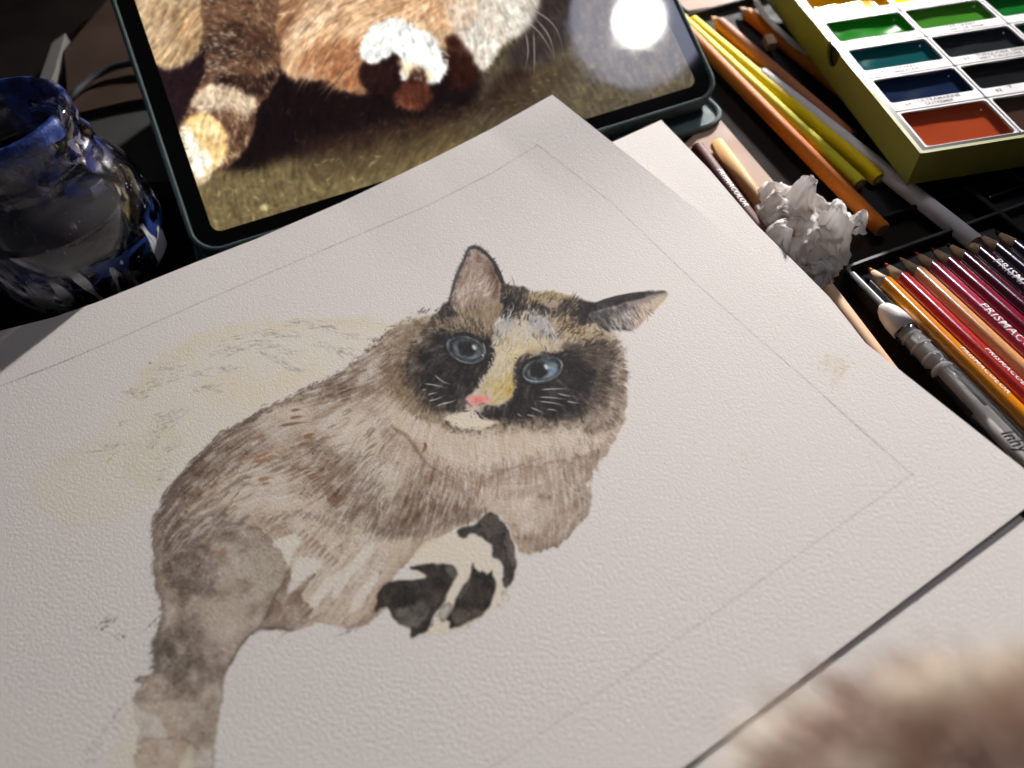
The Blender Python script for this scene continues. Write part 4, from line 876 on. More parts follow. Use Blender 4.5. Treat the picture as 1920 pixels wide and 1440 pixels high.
    # whiskers
    for ln in ([(1000, 30), (1030, 70), (1045, 130)], [(985, 55), (990, 100), (980, 150)], [(1000, 50), (1002, 110), (1000, 175)], [(945, 20), (1010, 60), (1060, 150)], [(970, 0), (1040, 50), (1062, 130)]):
        S([C.smooth(ln, 10, False)], 2, (190, 184, 178), .7)
    return C
H = CAM_H
Z_TABLE = -0.0200
PAPER = (206, 199, 195)

# ------------------------------------------------------------------ materials
M = {}
M['table'] = mat('dark table wood', (.016, .012, .010), .85, spec=.08, bump=(90, .25, .001), vary=.35, vscale=30)
M['board'] = mat('grey board', (.25, .24, .22), .8)
M['case'] = mat('teal case rubber', (.10, .145, .145), .68, spec=.25, bump=(2500, .15, .0002), vary=.12, vscale=120)
M['bezel'] = mat('black glass', (.006, .006, .007), .06, spec=.5)
M['black'] = mat('black plastic', (.006, .006, .007), .6, spec=.25, vary=.25, vscale=150, bump=(900, .1, .0002))
M['tin'] = mat('black tin tray', (.014, .014, .016), .48, vary=.3, vscale=90, bump=(400, .12, .0002))
M['traygrey'] = mat('dark grey plastic', (.022, .022, .024), .75, spec=.15, vary=.25, vscale=100, bump=(700, .1, .0002))
M['rimgrey'] = mat('grey plastic rim', (.16, .163, .17), .35, vary=.2, vscale=100)
M['beige'] = mat('beige card', (.42, .29, .22), .75, bump=(600, .2, .0002), vary=.1, vscale=60)
M['green'] = mat('lime green box paper', (.225, .235, .035), .55, bump=(1500, .15, .0002), vary=.10, vscale=70)
M['white'] = mat('white plastic', (.56, .55, .57), .5, spec=.25, vary=.04, vscale=80)
M['ink'] = mat('black print', (.02, .02, .022), .6)
M['silver'] = mat('silver foil print', (.78, .77, .76), .35)
M['whiteink'] = mat('white print', (.75, .73, .72), .5)
M['wood'] = mat('sharpened cedar', (.50, .33, .20), .7, bump=(900, .3, .0003), vary=.18, vscale=400)
M['tissue'] = mat('crumpled tissue', (.80, .78, .76), 1.0, spec=.05)


def pencil_mat(name, c, rough=.22):
    gl_ = rough < .3
    m = mat(name, lin(c), rough if gl_ else .62, coat=1. if gl_ else 0., spec=.5 if gl_ else .2)
    nt = m.node_tree; b = nt.nodes['Principled BSDF']; b.inputs['Coat IOR'].default_value = 1.75; b.inputs['Coat Roughness'].default_value = .05           # lacquer is slightly wavy along the barrel
    tc = nt.nodes['Texture Coordinate']; mp = nt.nodes.new('ShaderNodeMapping'); mp.inputs['Scale'].default_value = (420, 900, 900)
    n = nt.nodes.new('ShaderNodeTexNoise'); n.inputs['Scale'].default_value = 1; n.inputs['Detail'].default_value = 3
    bp = nt.nodes.new('ShaderNodeBump'); bp.inputs['Strength'].default_value = .2; bp.inputs['Distance'].default_value = .0002
    nt.links.new(tc.outputs['Object'], mp.inputs[0]); nt.links.new(mp.outputs[0], n.inputs['Vector']); nt.links.new(n.outputs['Fac'], bp.inputs['Height'])
    nt.links.new(bp.outputs[0], b.inputs['Normal']); nt.links.new(bp.outputs[0], b.inputs['Coat Normal'])
    return m

# ------------------------------------------------------------------ table and support
o = obj('table', box((-1.2, -.9, Z_TABLE - .03), (1.7, 1.6, Z_TABLE), .004), M['table']); tag(o, kind='structure')
o = obj('sketch_pad', box((-.82 * H, -.5 * H, Z_TABLE), (.74 * H, 1.10 * H, -.0042), .001), M['board'])
tag(o, 'thick grey sketch pad lying under both white paper sheets', 'sketch pad')

# ------------------------------------------------------------------ the painted sheet
SX0, SX1, SY0, SY1 = -.885, .872, .064, 1.386
TOP = np.array([(-.90, 1.40), (-.445, 1.385), (-.346, 1.357), (-.258, 1.346), (-.054, 1.338), (.077, 1.329), (.277, 1.328), (.497, 1.340), (.678, 1.356), (.872, 1.385)])

def sheet_point(X, Y):
    """flat sheet co-ordinates (in lens heights) -> 3-D, with the top edge curling up over the tablet case"""
    top = float(np.interp(X, TOP[:, 0], TOP[:, 1]))
    y = SY0 + (Y - SY0) / (SY1 - SY0) * (top - SY0)
    zt = max(0., 1 - 1.322 / top) * sstep(.0, .45, X)
    z = zt * sstep(.72, top, y) ** 1.3 + .0010 * sstep(.2, .87, X) * sstep(.55, .066, y)
    z += .0012 * math.sin(X * 5.1 + 1) * math.sin(Y * 3.7)
    k = 1 - z
    return Vector((X * k * H, y * k * H, z * H)), y

def paper_mat(name, image=None):
    m = bpy.data.materials.new(name); m.use_nodes = True; nt = m.node_tree; b = nt.nodes['Principled BSDF']
    b.inputs['Roughness'].default_value = .88; b.inputs['Specular IOR Level'].default_value = .25
    tc = nt.nodes.new('ShaderNodeTexCoord')
    base = (.760, .716, .690)
    if image:
        t = nt.nodes.new('ShaderNodeTexImage'); t.image = image; t.extension = 'EXTEND'; t.interpolation = 'Cubic'
        uv = nt.nodes.new('ShaderNodeUVMap'); nt.links.new(uv.outputs[0], t.inputs[0])
        nt.links.new(t.outputs[0], b.inputs['Base Color'])
    else:
        b.inputs['Base Color'].default_value = (*base, 1)
    mp = nt.nodes.new('ShaderNodeMapping'); mp.inputs['Scale'].default_value = (1120, 800, 850); mp.inputs['Rotation'].default_value = (0, 0, .5)
    n1 = nt.nodes.new('ShaderNodeTexNoise'); n1.inputs['Scale'].default_value = 1; n1.inputs['Detail'].default_value = 6.0; n1.inputs['Roughness'].default_value = .6; n1.inputs['Distortion'].default_value = .4
    bp = nt.nodes.new('ShaderNodeBump'); bp.inputs['Strength'].default_value = .23; bp.inputs['Distance'].default_value = .0008
    nt.links.new(tc.outputs['Object'], mp.inputs[0]); nt.links.new(mp.outputs[0], n1.inputs['Vector']); nt.links.new(n1.outputs['Fac'], bp.inputs['Height']); nt.links.new(bp.outputs[0], b.inputs['Normal'])
    return m

C = paint_cat()
TW, TH = 1980, 1490
gx, gy = np.meshgrid((np.arange(TW) + .5) / TW * (SX1 - SX0) + SX0, SY1 - (np.arange(TH) + .5) / TH * (SY1 - SY0))
gtop = np.interp(gx, TOP[:, 0], TOP[:, 1]); gyy = SY0 + (gy - SY0) / (SY1 - SY0) * (gtop - SY0)
uvp = project(np.c_[gx.ravel() * H, gyy.ravel() * H, np.zeros(gx.size)])
smp, ins = sample(C, uvp)
pl = to_lin(np.array(PAPER) / 255.)
ratio = to_lin(smp) / pl; ratio[~ins] = 1
paint = (np.array([.760, .716, .690]) * np.clip(ratio, .02, 1.06)).reshape(TH, TW, 3).astype(np.float32)
painting = px_image('cat painting', paint)
del C, smp, uvp, ratio

NX, NY = 130, 100
top_v, bot_v, uvs = [], [], []
for j in range(NY + 1):
    for i in range(NX + 1):
        X = SX0 + (SX1 - SX0) * i / NX; Y = SY0 + (SY1 - SY0) * j / NY
        p, _ = sheet_point(X, Y); top_v.append(p); bot_v.append(p - Vector((0, 0, .0004))); uvs.append((i / NX, j / NY))
nv = len(top_v); fcs = []
idx = lambda i, j: j * (NX + 1) + i
for j in range(NY):
    for i in range(NX):
        q = (idx(i, j), idx(i + 1, j), idx(i + 1, j + 1), idx(i, j + 1)); fcs.append(q); fcs.append(tuple(nv + k for k in q[::-1]))
edge = [idx(i, 0) for i in range(NX)] + [idx(NX, j) for j in range(NY)] + [idx(i, NY) for i in range(NX, 0, -1)] + [idx(0, j) for j in range(NY, 0, -1)]
ne = len(edge); nv2 = 2 * nv                                    # the cut edge has its own vertices so that it stays crisp
rim_v = [top_v[k] for k in edge] + [bot_v[k] for k in edge]; rim_uv = [uvs[k] for k in edge] * 2
for k in range(ne): fcs.append((nv2 + k, nv2 + ne + k, nv2 + ne + (k + 1) % ne, nv2 + (k + 1) % ne))
o = obj('watercolour_painting', (top_v + bot_v + rim_v, fcs), paper_mat('painted watercolour paper', painting), smooth=True)
uvl = o.data.uv_layers.new(name='UVMap'); vi = np.zeros(len(o.data.loops), int); o.data.loops.foreach_get('vertex_index', vi)
uvl.data.foreach_set('uv', np.array(uvs * 2 + rim_uv, np.float32)[vi].ravel())
tag(o, 'white paper sheet with an unfinished watercolour of a blue-eyed long-haired cat', 'painting')

# ------------------------------------------------------------------ blank sheet below
right = [Vector((.70, -.40)), Vector((.79, -.05)), Vector((.805, .06)), Vector((.838, .22)), Vector((.869, .385)), Vector((.892, .465)), Vector((.907, .522)), Vector((.920, .608)), Vector((.938, .741)), Vector((.981, .934)), Vector((1.015, 1.141))]
V, Fc = [], []; n2 = 24
for k, r in enumerate(right):
    ty = [(-.65, -.40), (-.65, 1.30)]
    l = Vector((-.6, r.y + (.012 if r.y > 1 else 0)))
    for i in range(n2 + 1):
        t = i / n2; p = l.lerp(r, t); z = -.0007 - .0004 * sstep(.2, .9, p.x) * (1 - sstep(.5, 1.1, p.y) * .6)
        V.append((p.x * H, p.y * H, z))
m2 = len(V); V += [(x, y, z - .0006) for x, y, z in V]
for j in range(len(right) - 1):
    for i in range(n2):
        q = (j * (n2 + 1) + i, j * (n2 + 1) + i + 1, (j + 1) * (n2 + 1) + i + 1, (j + 1) * (n2 + 1) + i); Fc.append(q); Fc.append(tuple(m2 + k for k in q[::-1]))
R1 = [j * (n2 + 1) + n2 for j in range(len(right))]; T1 = [(len(right) - 1) * (n2 + 1) + i for i in range(n2 + 1)]
for E_ in (R1, T1[::-1]):
    for a, b in zip(E_[:-1], E_[1:]): Fc.append((a, m2 + a, m2 + b, b))
o = obj('blank_sheet', (V, Fc), paper_mat('blank watercolour paper'), smooth=False)
tag(o, 'blank white paper sheet sticking out from under the cat painting', 'paper')

# ------------------------------------------------------------------ tablet in its folio case
TE, TU, TN = Vector((.98442477, -.17580635, 0)), Vector((.15576967, .87222967, .46362832)), Vector((-.0815088, -.4564072, .88602979))
TS0 = Vector((.00131944, .32896026, -.003))
tab = empty('tablet', TS0, Matrix((TE, TU, TN)).transposed())
tag(tab, 'tablet in a dark teal case showing a photo of cat paws on carpet', 'tablet')
SWd, SHt = .2766, .2080
ox0, oy0, ox1, oy1 = -.0122, -.0108, SWd + .0122, SHt + .0108
outer = lambda d, r: rrect(ox0 + d, oy0 + d, ox1 - d, oy1 - d, r)
L = [ring(outer(.0030, .012), -.0125), ring(outer(.0008, .0145), -.0115), ring(outer(0, .015), -.0095), ring(outer(0, .015), -.0008), ring(outer(.0006, .0145), .0004), ring(outer(.0016, .0135), .0008), ring(outer(.0026, .0125), .0004), ring(outer(.0030, .012), -.0006)]
obj('case', loft(L, True, False), M['case'], tab, True)
obj('bezel', loft([ring(outer(.0029, .0121), -.0045), ring(outer(.0029, .0121), -.0006), ring(outer(.0034, .0118), -.0002)], True, True), M['bezel'], tab)
# the screen picture, seen square on
C = paint_screen()
PW, PH = 1160, 872
gx, gy = np.meshgrid((np.arange(PW) + .5) / PW * SWd, SHt - (np.arange(PH) + .5) / PH * SHt)
Wp = np.array(TS0) + gx.reshape(-1, 1) * np.array(TE) + gy.reshape(-1, 1) * np.array(TU)
smp, ins = sample(C, project(Wp))
screen_im = px_image('cat photograph', to_lin(np.clip(smp, 0, 1)).reshape(PH, PW, 3).astype(np.float32))
del C, smp, Wp
ms = bpy.data.materials.new('lit screen'); ms.use_nodes = True; nt = ms.node_tree; b = nt.nodes['Principled BSDF']
b.inputs['Base Color'].default_value = (.004, .004, .004, 1); b.inputs['Roughness'].default_value = .05
tcs = nt.nodes.new('ShaderNodeTexCoord'); sm = nt.nodes.new('ShaderNodeTexNoise'); sm.inputs['Scale'].default_value = 45; sm.inputs['Detail'].default_value = 6; sm.inputs['Distortion'].default_value = 1.2
smr = nt.nodes.new('ShaderNodeMapRange'); smr.inputs[1].default_value = .42; smr.inputs[2].default_value = .75; smr.inputs[3].default_value = .04; smr.inputs[4].default_value = .11      # finger smears
nt.links.new(tcs.outputs['Object'], sm.inputs['Vector']); nt.links.new(sm.outputs['Fac'], smr.inputs[0]); nt.links.new(smr.outputs[0], b.inputs['Roughness'])
ti = nt.nodes.new('ShaderNodeTexImage'); ti.image = screen_im; ti.extension = 'EXTEND'
nt.links.new(ti.outputs[0], b.inputs['Emission Color']); b.inputs['Emission Strength'].default_value = 1.12
o = obj('screen', loft([ring(rrect(0, 0, SWd, SHt, .005), -.0004), ring(rrect(0, 0, SWd, SHt, .005), .0001)]), ms, tab)
uvl = o.data.uv_layers.new(name='UVMap')
for lp in o.data.loops:
    v = o.data.vertices[lp.vertex_index].co; uvl.data[lp.index].uv = (v.x / SWd, v.y / SHt)
# folio cover lying on the table and the kick-stand behind
fw = Vector((TE.x, TE.y, 0)); bk = Vector((-TE.y, TE.x, 0)).normalized()
fr = frame(TE)
base = at(1365, 214, Z_TABLE + .0045)
off = (base - TS0)
fx1 = off.dot(TE); fy0 = off.dot(bk)
fl_ = empty('folio_cover', (TS0.x, TS0.y, Z_TABLE), fr)
tag(fl_, 'dark teal folio flap lying flat under the lower edge of the tablet', 'tablet cover')
pts = lambda d, r: rrect(-.0145 + d, fy0 - .004 + d, fx1 - d, .12 - d, r)
obj('flap', loft([ring(pts(.001, .014), .0), ring(pts(0, .015), .0012), ring(pts(0, .015), .0040), ring(pts(.0012, .0138), .0046), ring(pts(.0024, .0126), .0040), ring(pts(.003, .012), .0026)], True, True), M['case'], fl_, False)
tp = TS0 + TU * .150 - TN * .0128
def kl(p): 
    d = p - Vector((TS0.x, TS0.y, Z_TABLE)); return (d.dot(TE), d.dot(bk), d.z)
q0 = [tp + TE * .03, tp + TE * .24, tp + TE * .24 + bk * .003, tp + TE * .03 + bk * .003]
obj('kickstand', loft([[kl(p) for p in q0], [kl(Vector((p.x + bk.x * .035, p.y + bk.y * .035, Z_TABLE + .0048))) for p in q0]]), M['case'], fl_)

# ------------------------------------------------------------------ the two lamps
def lamp(name, label, pos, aim, foot, r_led, r_rim, led, rim, hood=.004):
    la = (aim - pos).normalized(); L = empty(name, foot); tag(L, label, 'lamp')
    Tl = Matrix.Translation(pos - Vector(foot)) @ frame(la.orthogonal(), -la).to_4x4()
    def part(nm, bm, m, smooth=True):
        bmesh.ops.transform(bm, matrix=Tl, verts=bm.verts); return obj(nm, bm, m, L, smooth)
    part('bulb', lathe([(0, 0), (r_led, 0), (r_led, .004), (0, .004)], 48), emit('lamp light', (1.0, .955, .915), led), False)
    if rim: part('diffuser', lathe([(r_led + .0005, .0015), (r_rim - .007, .0015), (r_rim, .006), (r_rim, .010), (r_led + .0005, .010)], 64), emit('lamp diffuser', (.72, .76, 1.0), rim))
    part('shade', lathe([(r_rim + .0005, .004), (r_rim + .0005, -hood), (r_rim + .003, -hood), (r_rim + .003, .012), (r_rim * .7, .045), (r_rim * .25, .06), (0, .06)], 64), mat('lamp shade', (.06, .06, .065), .6))
    p0 = Vector(foot); pt = pos - la * .06; top = max(pt.z - foot[2] + .02, .1)
    obj('arm', tube([pt - p0, (pt - p0).lerp(Vector((0, 0, top)), .5) + Vector((0, 0, .05)), Vector((0, 0, top)), Vector((0, 0, .012))], .007, 12), mat('lamp arm', (.3, .3, .31), .35, metal=.6), L, True)
    obj('base', lathe([(0, 0), (.085, 0), (.085, .008), (.075, .014), (0, .014)], 40), mat('lamp base', (.3, .3, .31), .4), L)
lamp('desk_lamp', 'low bright desk lamp shining across the pencils and the painting', LAMP_POS, LAMP_AIM, (1.42, 1.08, Z_TABLE), .045, .050, LAMP_LED, 0, .100)
lamp('round_lamp', 'round lamp whose glow is mirrored in the tablet screen', ROUND_POS, ROUND_AIM, (.74, .30, Z_TABLE), .0335, .087, ROUND_LED, ROUND_RIM)
# ------------------------------------------------------------------ paint box
BC = at(1700, 347, -.008)
ang = math.radians(66.6); bl = Vector((math.cos(ang), math.sin(ang), 0)); brr = Vector((math.sin(ang), -math.cos(ang), 0))
BW, BL, BH = .2100, .2050, .0182
pb = empty('paint_box', BC, frame(brr))
tag(pb, 'lime green cardboard box of watercolour pans, open', 'paint box')
def wall(name, prof, axis, off, thick):
    """upright card wall: prof [(s, z)] along axis 'x' or 'y'"""
    a = [(s, off, z) if axis == 'x' else (off, s, z) for s, z in prof]
    b = [(s, off + thick, z) if axis == 'x' else (off + thick, s, z) for s, z in prof]
    bm = loft([a, b]); bmesh.ops.recalc_face_normals(bm, faces=bm.faces)
    return obj(name, bm, M['green'], pb)
nc = (at(1553, 92, .010) - BC).dot(bl)
notch = [(nc + .0075 * math.cos(math.pi * k / 12), BH - .0105 * math.sin(math.pi * k / 12) ** .8) for k in range(13)]
wall('side_wall', [(0, 0), (BL, 0), (BL, BH)] + notch + [(0, BH)], 'y', 0, .0019)
wall('side_wall', [(0, 0), (BL, 0), (BL, BH), (0, BH)], 'y', BW - .0019, .0019)
wall('front_wall', [(.0019, 0), (BW - .0019, 0), (BW - .0019, BH - .0002), (.0019, BH - .0002)], 'x', 0, .0019)
wall('back_wall', [(.0019, 0), (BW - .0019, 0), (BW - .0019, BH - .0002), (.0019, BH - .0002)], 'x', BL - .0019, .0019)
obj('bottom', box((.0019, .0019, .0), (BW - .0019, BL - .0019, .0015)), M['green'], pb)
# black inner tray with a glossy lip
tr = lambda d: [(.0021 + d, .0021 + d), (BW - .0021 - d, .0021 + d), (BW - .0021 - d, BL - .0021 - d), (.0021 + d, BL - .0021 - d)]
gl = mat('glossy black tray', (.010, .010, .011), .3, bump=(300, .06, .0003))
obj('inner_tray', loft([ring(tr(0), .0016), ring(tr(0), .0158), ring(tr(.0006), .0163), ring(tr(.0040), .0163), ring(tr(.0046), .0155), ring(tr(.0048), .0030)], True, True), gl, pb)

PXP, PYP = .0473, .0313
def pan_geo(label_w):
    w_, d_, h_ = PXP - .0004, PYP - .0004, .0112
    a, b, c, e = .0016, w_ - .0016, label_w, d_ - .0016
    R = lambda x0, y0, x1, y1, r: rrect(x0, y0, x1, y1, r, 4)
    return loft([ring(R(0, 0, w_, d_, .0012), 0), ring(R(0, 0, w_, d_, .0012), h_ - .0004), ring(R(.0003, .0003, w_ - .0003, d_ - .0003, .0010), h_), ring(R(a - .0003, c - .0003, b + .0003, e + .0003, .0018), h_),
                 ring(R(a, c, b, e, .0018), h_ - .0004), ring(R(a + .0009, c + .0009, b - .0009, e - .0009, .0022), .0022)], True, True)
def paint_geo(label_w, seed, depth):
    w_, d_ = PXP - .0004, PYP - .0004
    x0, x1, y0, y1 = .00175, w_ - .00175, label_w + .00015, d_ - .00175
    nx, ny = 26, 14; bm = bmesh.new(); g = []
    for j in range(ny + 1):
        for i in range(nx + 1):
            u, v = i / nx, j / ny
            e = min(u * (x1 - x0), (1 - u) * (x1 - x0), v * (y1 - y0), (1 - v) * (y1 - y0))
            lip = math.exp(-e / .0011) * .0026
            z = depth + lip + .0005 * mnoise.noise((u * 3 + seed * 7.1, v * 2, seed)) + .0003 * math.sin(u * 9 + seed) * (1 if e < .001 else 0)
            g.append(bm.verts.new((x0 + (x1 - x0) * u, y0 + (y1 - y0) * v, z)))
    for j in range(ny):
        for i in range(nx):
            k = j * (nx + 1) + i; bm.faces.new((g[k], g[k + 1], g[k + nx + 2], g[k + nx + 1]))
    return bm
rows = [  # near row first: (colour, number, name, second name)
    [((150, 62, 34), '', '', ''), ((62, 46, 38), '', '', ''), ((70, 30, 26), '', '', ''), ((30, 28, 28), '', '', '')],
    [((20, 34, 62), '64', 'ULTRAMARINE', 'OUTREMER'), ((26, 27, 29), '62', 'T', ''), ((24, 40, 66), '', '', ''), ((30, 60, 90), '', '', '')],
    [((10, 74, 78), '54', 'VIRIDIAN', 'EMERAUDE'), ((30, 34, 38), '57', 'TURQUOISE GREEN', 'VERT TURQUOISE PR'), ((12, 70, 50), '', '', ''), ((20, 66, 60), '', '', '')],
    [((22, 124, 20), '51', 'SAP GREEN LIGHT', 'VERT DE VESSIE CLAIR'), ((58, 118, 32), '53', 'SAP GREEN', 'VERT DE VESSIE'), ((16, 96, 34), '', '', ''), ((40, 100, 50), '', '', '')],
    [((250, 178, 4), '32', 'PERMANENT YELLOW', 'JAUNE PERMANENT'), ((252, 226, 2), '30', 'LEMON YELLOW', 'JAUNE CITRON'), ((206, 146, 40), '44', 'YELLOW OCHRE', 'OCRE JAUNE'), ((236, 200, 60), '', '', '')],
    [((240, 120, 30), '', '', ''), ((220, 60, 40), '', '', ''), ((200, 30, 60), '', '', ''), ((230, 150, 120), '', '', '')]]
pan_me = {}
for j, row in enumerate(rows):
    for i, (c, num, nm, nm2) in enumerate(row):
        lw = .0014 if j == 0 else .0076
        y0 = .0052 + j * PYP - (.0050 if j else 0) + (0 if j == 0 else .0002)
        if j == 0: y0 = .0052
        if lw not in pan_me:
            pan_me[lw] = obj('pan', pan_geo(lw), M['white']); po = pan_me[lw]
        else:
            po = pan_me[lw].copy(); col.objects.link(po)
        po.parent = pb; po.location = (.0073 + i * PXP, .0071 + j * PYP, .0036)
        pm = mat('pan paint %d %d' % (j, i), tuple(x * .9 for x in lin(c)), .09, spec=.22, bump=(220, .012, .0006))
        ob = obj('paint', paint_geo(lw, j * 4 + i + 1, .0078), pm, po, True)
        if num:
            for s, x, y, sz in ((num, .0070, .0042, .0034), (nm, .0145, .0054, .0033), (nm2, .0145 + .0014 * max(0, len(nm) - len(nm2)) * .5, .0023, .0029)):
                if not s: continue
                v, f = text_geo(s, sz, 0, 1.0, .00007)
                obj('lettering', ([(x + a, y + b, .01132) for a, b, _ in v], f), M['ink'], po)

# ------------------------------------------------------------------ pencil trays
def tray(name, label, corner, xd, wd, ln, hgt, m, mr, wallt=.0022, floor=.0016):
    """open tray; corner = far left corner, xd = direction across, pencils run along -y"""
    t = empty(name, (corner.x, corner.y, Z_TABLE), frame(xd)); tag(t, label, 'pencil tray')
    P = lambda d, r: rrect(d, -ln + d, wd - d, -d, r, 6)
    obj('shell', loft([ring(P(.0006, .004), 0), ring(P(0, .0045), .0006), ring(P(0, .0045), hgt - .0006), ring(P(.0004, .0041), hgt), ring(P(wallt - .0004, .003), hgt), ring(P(wallt, .0028), hgt - .0006), ring(P(wallt + .001, .0024), floor)], True, True), m, t, False)
    return t
zt_ = Z_TABLE + .0075
dn = math.radians(-100.5); xd2 = Vector((math.sin(-dn), math.cos(dn) * 1.0, 0)); xd2 = Vector((-math.sin(dn), math.cos(dn), 0))
t2 = tray('pencil_tray', 'black tray holding the row of red and purple pencils', at(1578, 500, zt_), xd2, .115, .190, .0078, M['tin'], M['rimgrey'])
obj('lip', tube([(.0010, -.006, .0078), (.0010, -.184, .0078)], .0014, 10), M['rimgrey'], t2, True)
obj('divider', box((.0062, -.186, .0016), (.0070, -.012, .0068), .0003), M['rimgrey'], t2)
dn1 = math.radians(-101.6); xd1 = Vector((-math.sin(dn1), math.cos(dn1), 0))
c1 = at(1282, 22, zt_)
t1 = tray('pencil_tray', 'black tray under the loose yellow and orange pencils', c1 - xd1 * .012, xd1, .150, .2205, .0058, M['traygrey'], M['rimgrey'])
for nm, lb, q in (('beige_card', 'beige card under the maroon pencil and the crumpled tissue', [(1330, 228), (1352, 226), (1478, 372), (1560, 470), (1500, 520), (1380, 400), (1260, 290)]),
                  ('beige_card', 'beige card behind the far wall of the loose pencil tray', [(1230, -30), (1500, -70), (1440, -5), (1290, 20)])):
    P = [at(x, y, Z_TABLE + .0012) for x, y in q]
    bm = loft([[(p.x, p.y, Z_TABLE + .0002) for p in P], [(p.x, p.y, Z_TABLE + .0012) for p in P]]); bmesh.ops.recalc_face_normals(bm, faces=bm.faces)
    tag(obj(nm, bm, M['beige']), lb, 'card')

# ------------------------------------------------------------------ pencils
PR = .0039
def pencil(label, tip, end, colour, z=None, group=None, core=None, cone=True, R=PR, letter=None, rough=.22, lmat='silver', lpos=.03, lroll=90, lsize=.0042, zt=None, round_end=False):
    """coloured pencil from its tip to its blunt end, both table points (Vector)"""
    d = (end - tip); Ln = d.length
    p = empty('coloured_pencil', tip, frame(d, (0, 0, 1)) if abs(d.normalized().z) < .95 else None)
    tag(p, label, 'pencil', group)
    pm = pencil_mat('pencil lacquer', colour, rough)
    cl = .0120 if cone else 0.
    def circ(x, r): return [(x, r * math.cos(2 * math.pi * k / 24), r * math.sin(2 * math.pi * k / 24)) for k in range(24)]
    if cone:
        sc_ = [(cl + .0010 * math.sin(3 * 2 * math.pi * k / 24), R * math.cos(2 * math.pi * k / 24), R * math.sin(2 * math.pi * k / 24)) for k in range(24)]
        obj('point', loft([circ(.0004, .0004), circ(.0034, .0013)]), mat('pencil lead', tuple(x * .9 for x in lin(core or colour)), .45), p, True)
        obj('wood_cone', loft([circ(.0032, .00125), circ(cl + .0014, R * .985)]), M['wood'], p, True)
        loops = [sc_, circ(Ln * .5, R), circ(Ln - .0006, R), circ(Ln, R - .0006)]
    else:
        loops = [circ(0, R - .0010), circ(.0008, R - .0002), circ(.0016, R), circ(Ln * .5, R), circ(Ln - .0006, R), circ(Ln, R - .0006)]
        if round_end: loops = [circ(0, R * .35), circ(.0006, R * .7), circ(.0018, R * .93)] + loops[2:]
    bm = loft(loops, not cone, False)
    b_ = obj('barrel', bm, pm, p, True)
    bw = obj('end_wood', loft([circ(Ln - .0001, R - .0006), circ(Ln + .00005, R - .00065)]), mat('end wood', (.36, .22, .16), .7), p)
    obj('core', loft([circ(Ln, .0017), circ(Ln + .0002, .00165)]), mat('pencil core', tuple(x * .8 for x in lin(core or colour)), .6), p)
    if letter:
        obj('lettering', wrap_geo(letter, lsize, .12, 1.10, .00005, lpos, R, lroll, .00006), M[lmat], b_)
    return p

zc = Z_TABLE + .0016 + PR
row = [((226, 138, 8), 'yellow-orange pencil at the end of the row, beside the white pen'), ((192, 46, 44), 'coral red pencil in the row, between yellow-orange and peach'), ((232, 164, 108), 'peach pencil in the row between red and rose pencils'),
       ((178, 50, 78), 'rose pink pencil with silver lettering in the row of pencils'), ((138, 16, 48), 'crimson pencil in the row beside the rose pink one'), ((84, 12, 36), 'dark maroon pencil in the row beside the crimson one'),
       ((62, 14, 44), 'dark purple pencil in the row with P R lettering'), ((34, 10, 28), 'almost black plum pencil at the dark end of the row'), ((28, 12, 34), 'black-violet pencil beyond the plum one in the row')]
tips = [(1627, 501), (1658, 492), (1689, 481), (1716, 471), (1744, 464), (1768, 457), (1795, 448), (1822, 442), (1850, 438)]
dn3 = math.radians(-100.5); pd = Vector((math.cos(dn3), math.sin(dn3), 0)); px_ = Vector((-math.sin(dn3), math.cos(dn3), 0))
t0 = at(*tips[0], zc)
for i, (c, lb) in enumerate(row):
    tp = at(*tips[i], zc); s = (tp - t0).dot(pd)
    tp = t0 + px_ * (i * .00825) + pd * s
    core = (226, 120, 10) if i == 0 else c
    pencil(lb, tp, tp + pd * .172, c, group='pencils in the tray row', core=core, letter='PRISMACOLOR' if i in (0, 1, 3, 6) else None, lpos=(.056, .060, .040, .020)[(0, 1, 3, 6).index(i)] if i in (0, 1, 3, 6) else 0,
           lroll=88 if i == 3 else (100 if i == 6 else 70), lsize=.0054 if i in (3, 6) else .0036)

zl = Z_TABLE + .0016 + PR
def lp(p, z): return at(p[0], p[1], z)
def ext(a, b, L): return a + (b - a).normalized() * L
a, b = lp((1310, 80), zl), lp((1655, 432), zl)
pencil('long orange pencil lying beside the crumpled tissue', b + (a - b).normalized() * .235, b, (206, 112, 34), rough=.34)
a, b = lp((1305, 62), zl), lp((1612, 347), zl)
pencil('yellow-green pencil between the orange and the bright yellow one', b + (a - b).normalized() * .215, b, (216, 206, 44), rough=.34)
a, b = lp((1303, 44), zl), lp((1648, 337), zl)
pencil('bright yellow pencil touching the yellow-green one', ext(a, b, -.004), b, (248, 212, 0), rough=.34, cone=False)
a, b = lp((1333, 30), zl), lp((1480, 158), zl)
pencil('light brown pencil running under the green paint box', a, ext(a, b, .150), (176, 112, 76), rough=.4)
zw = Z_TABLE + .0016 + PR + .0004
a, b = lp((1408, 124), Z_TABLE + .0060), lp((1838, 436), -.0078)
pencil('white pencil running under the corner of the paint box', a, b, (226, 220, 222), rough=.35, core=(220, 190, 200), R=.0041)
a, b = lp((1386, 13), zl), lp((1450, 65), zl)
pencil('short orange-brown pencil at the far wall of the tray', a, ext(a, b, .120), (214, 122, 30), rough=.4)
zb = Z_TABLE + .0013 + PR
a, b = lp((1306, 276), zb), lp((1420, 430), zb)
pencil('maroon pencil with white lettering beside the blank sheet edge', ext(a, b, 0), ext(a, b, .12), (92, 46, 44), rough=.35, cone=False, letter='PRISMACOLOR', lmat='whiteink', lpos=.026, lroll=84, lsize=.0044)
a, b = lp((1342, 268), zb), lp((1440, 400), zb)
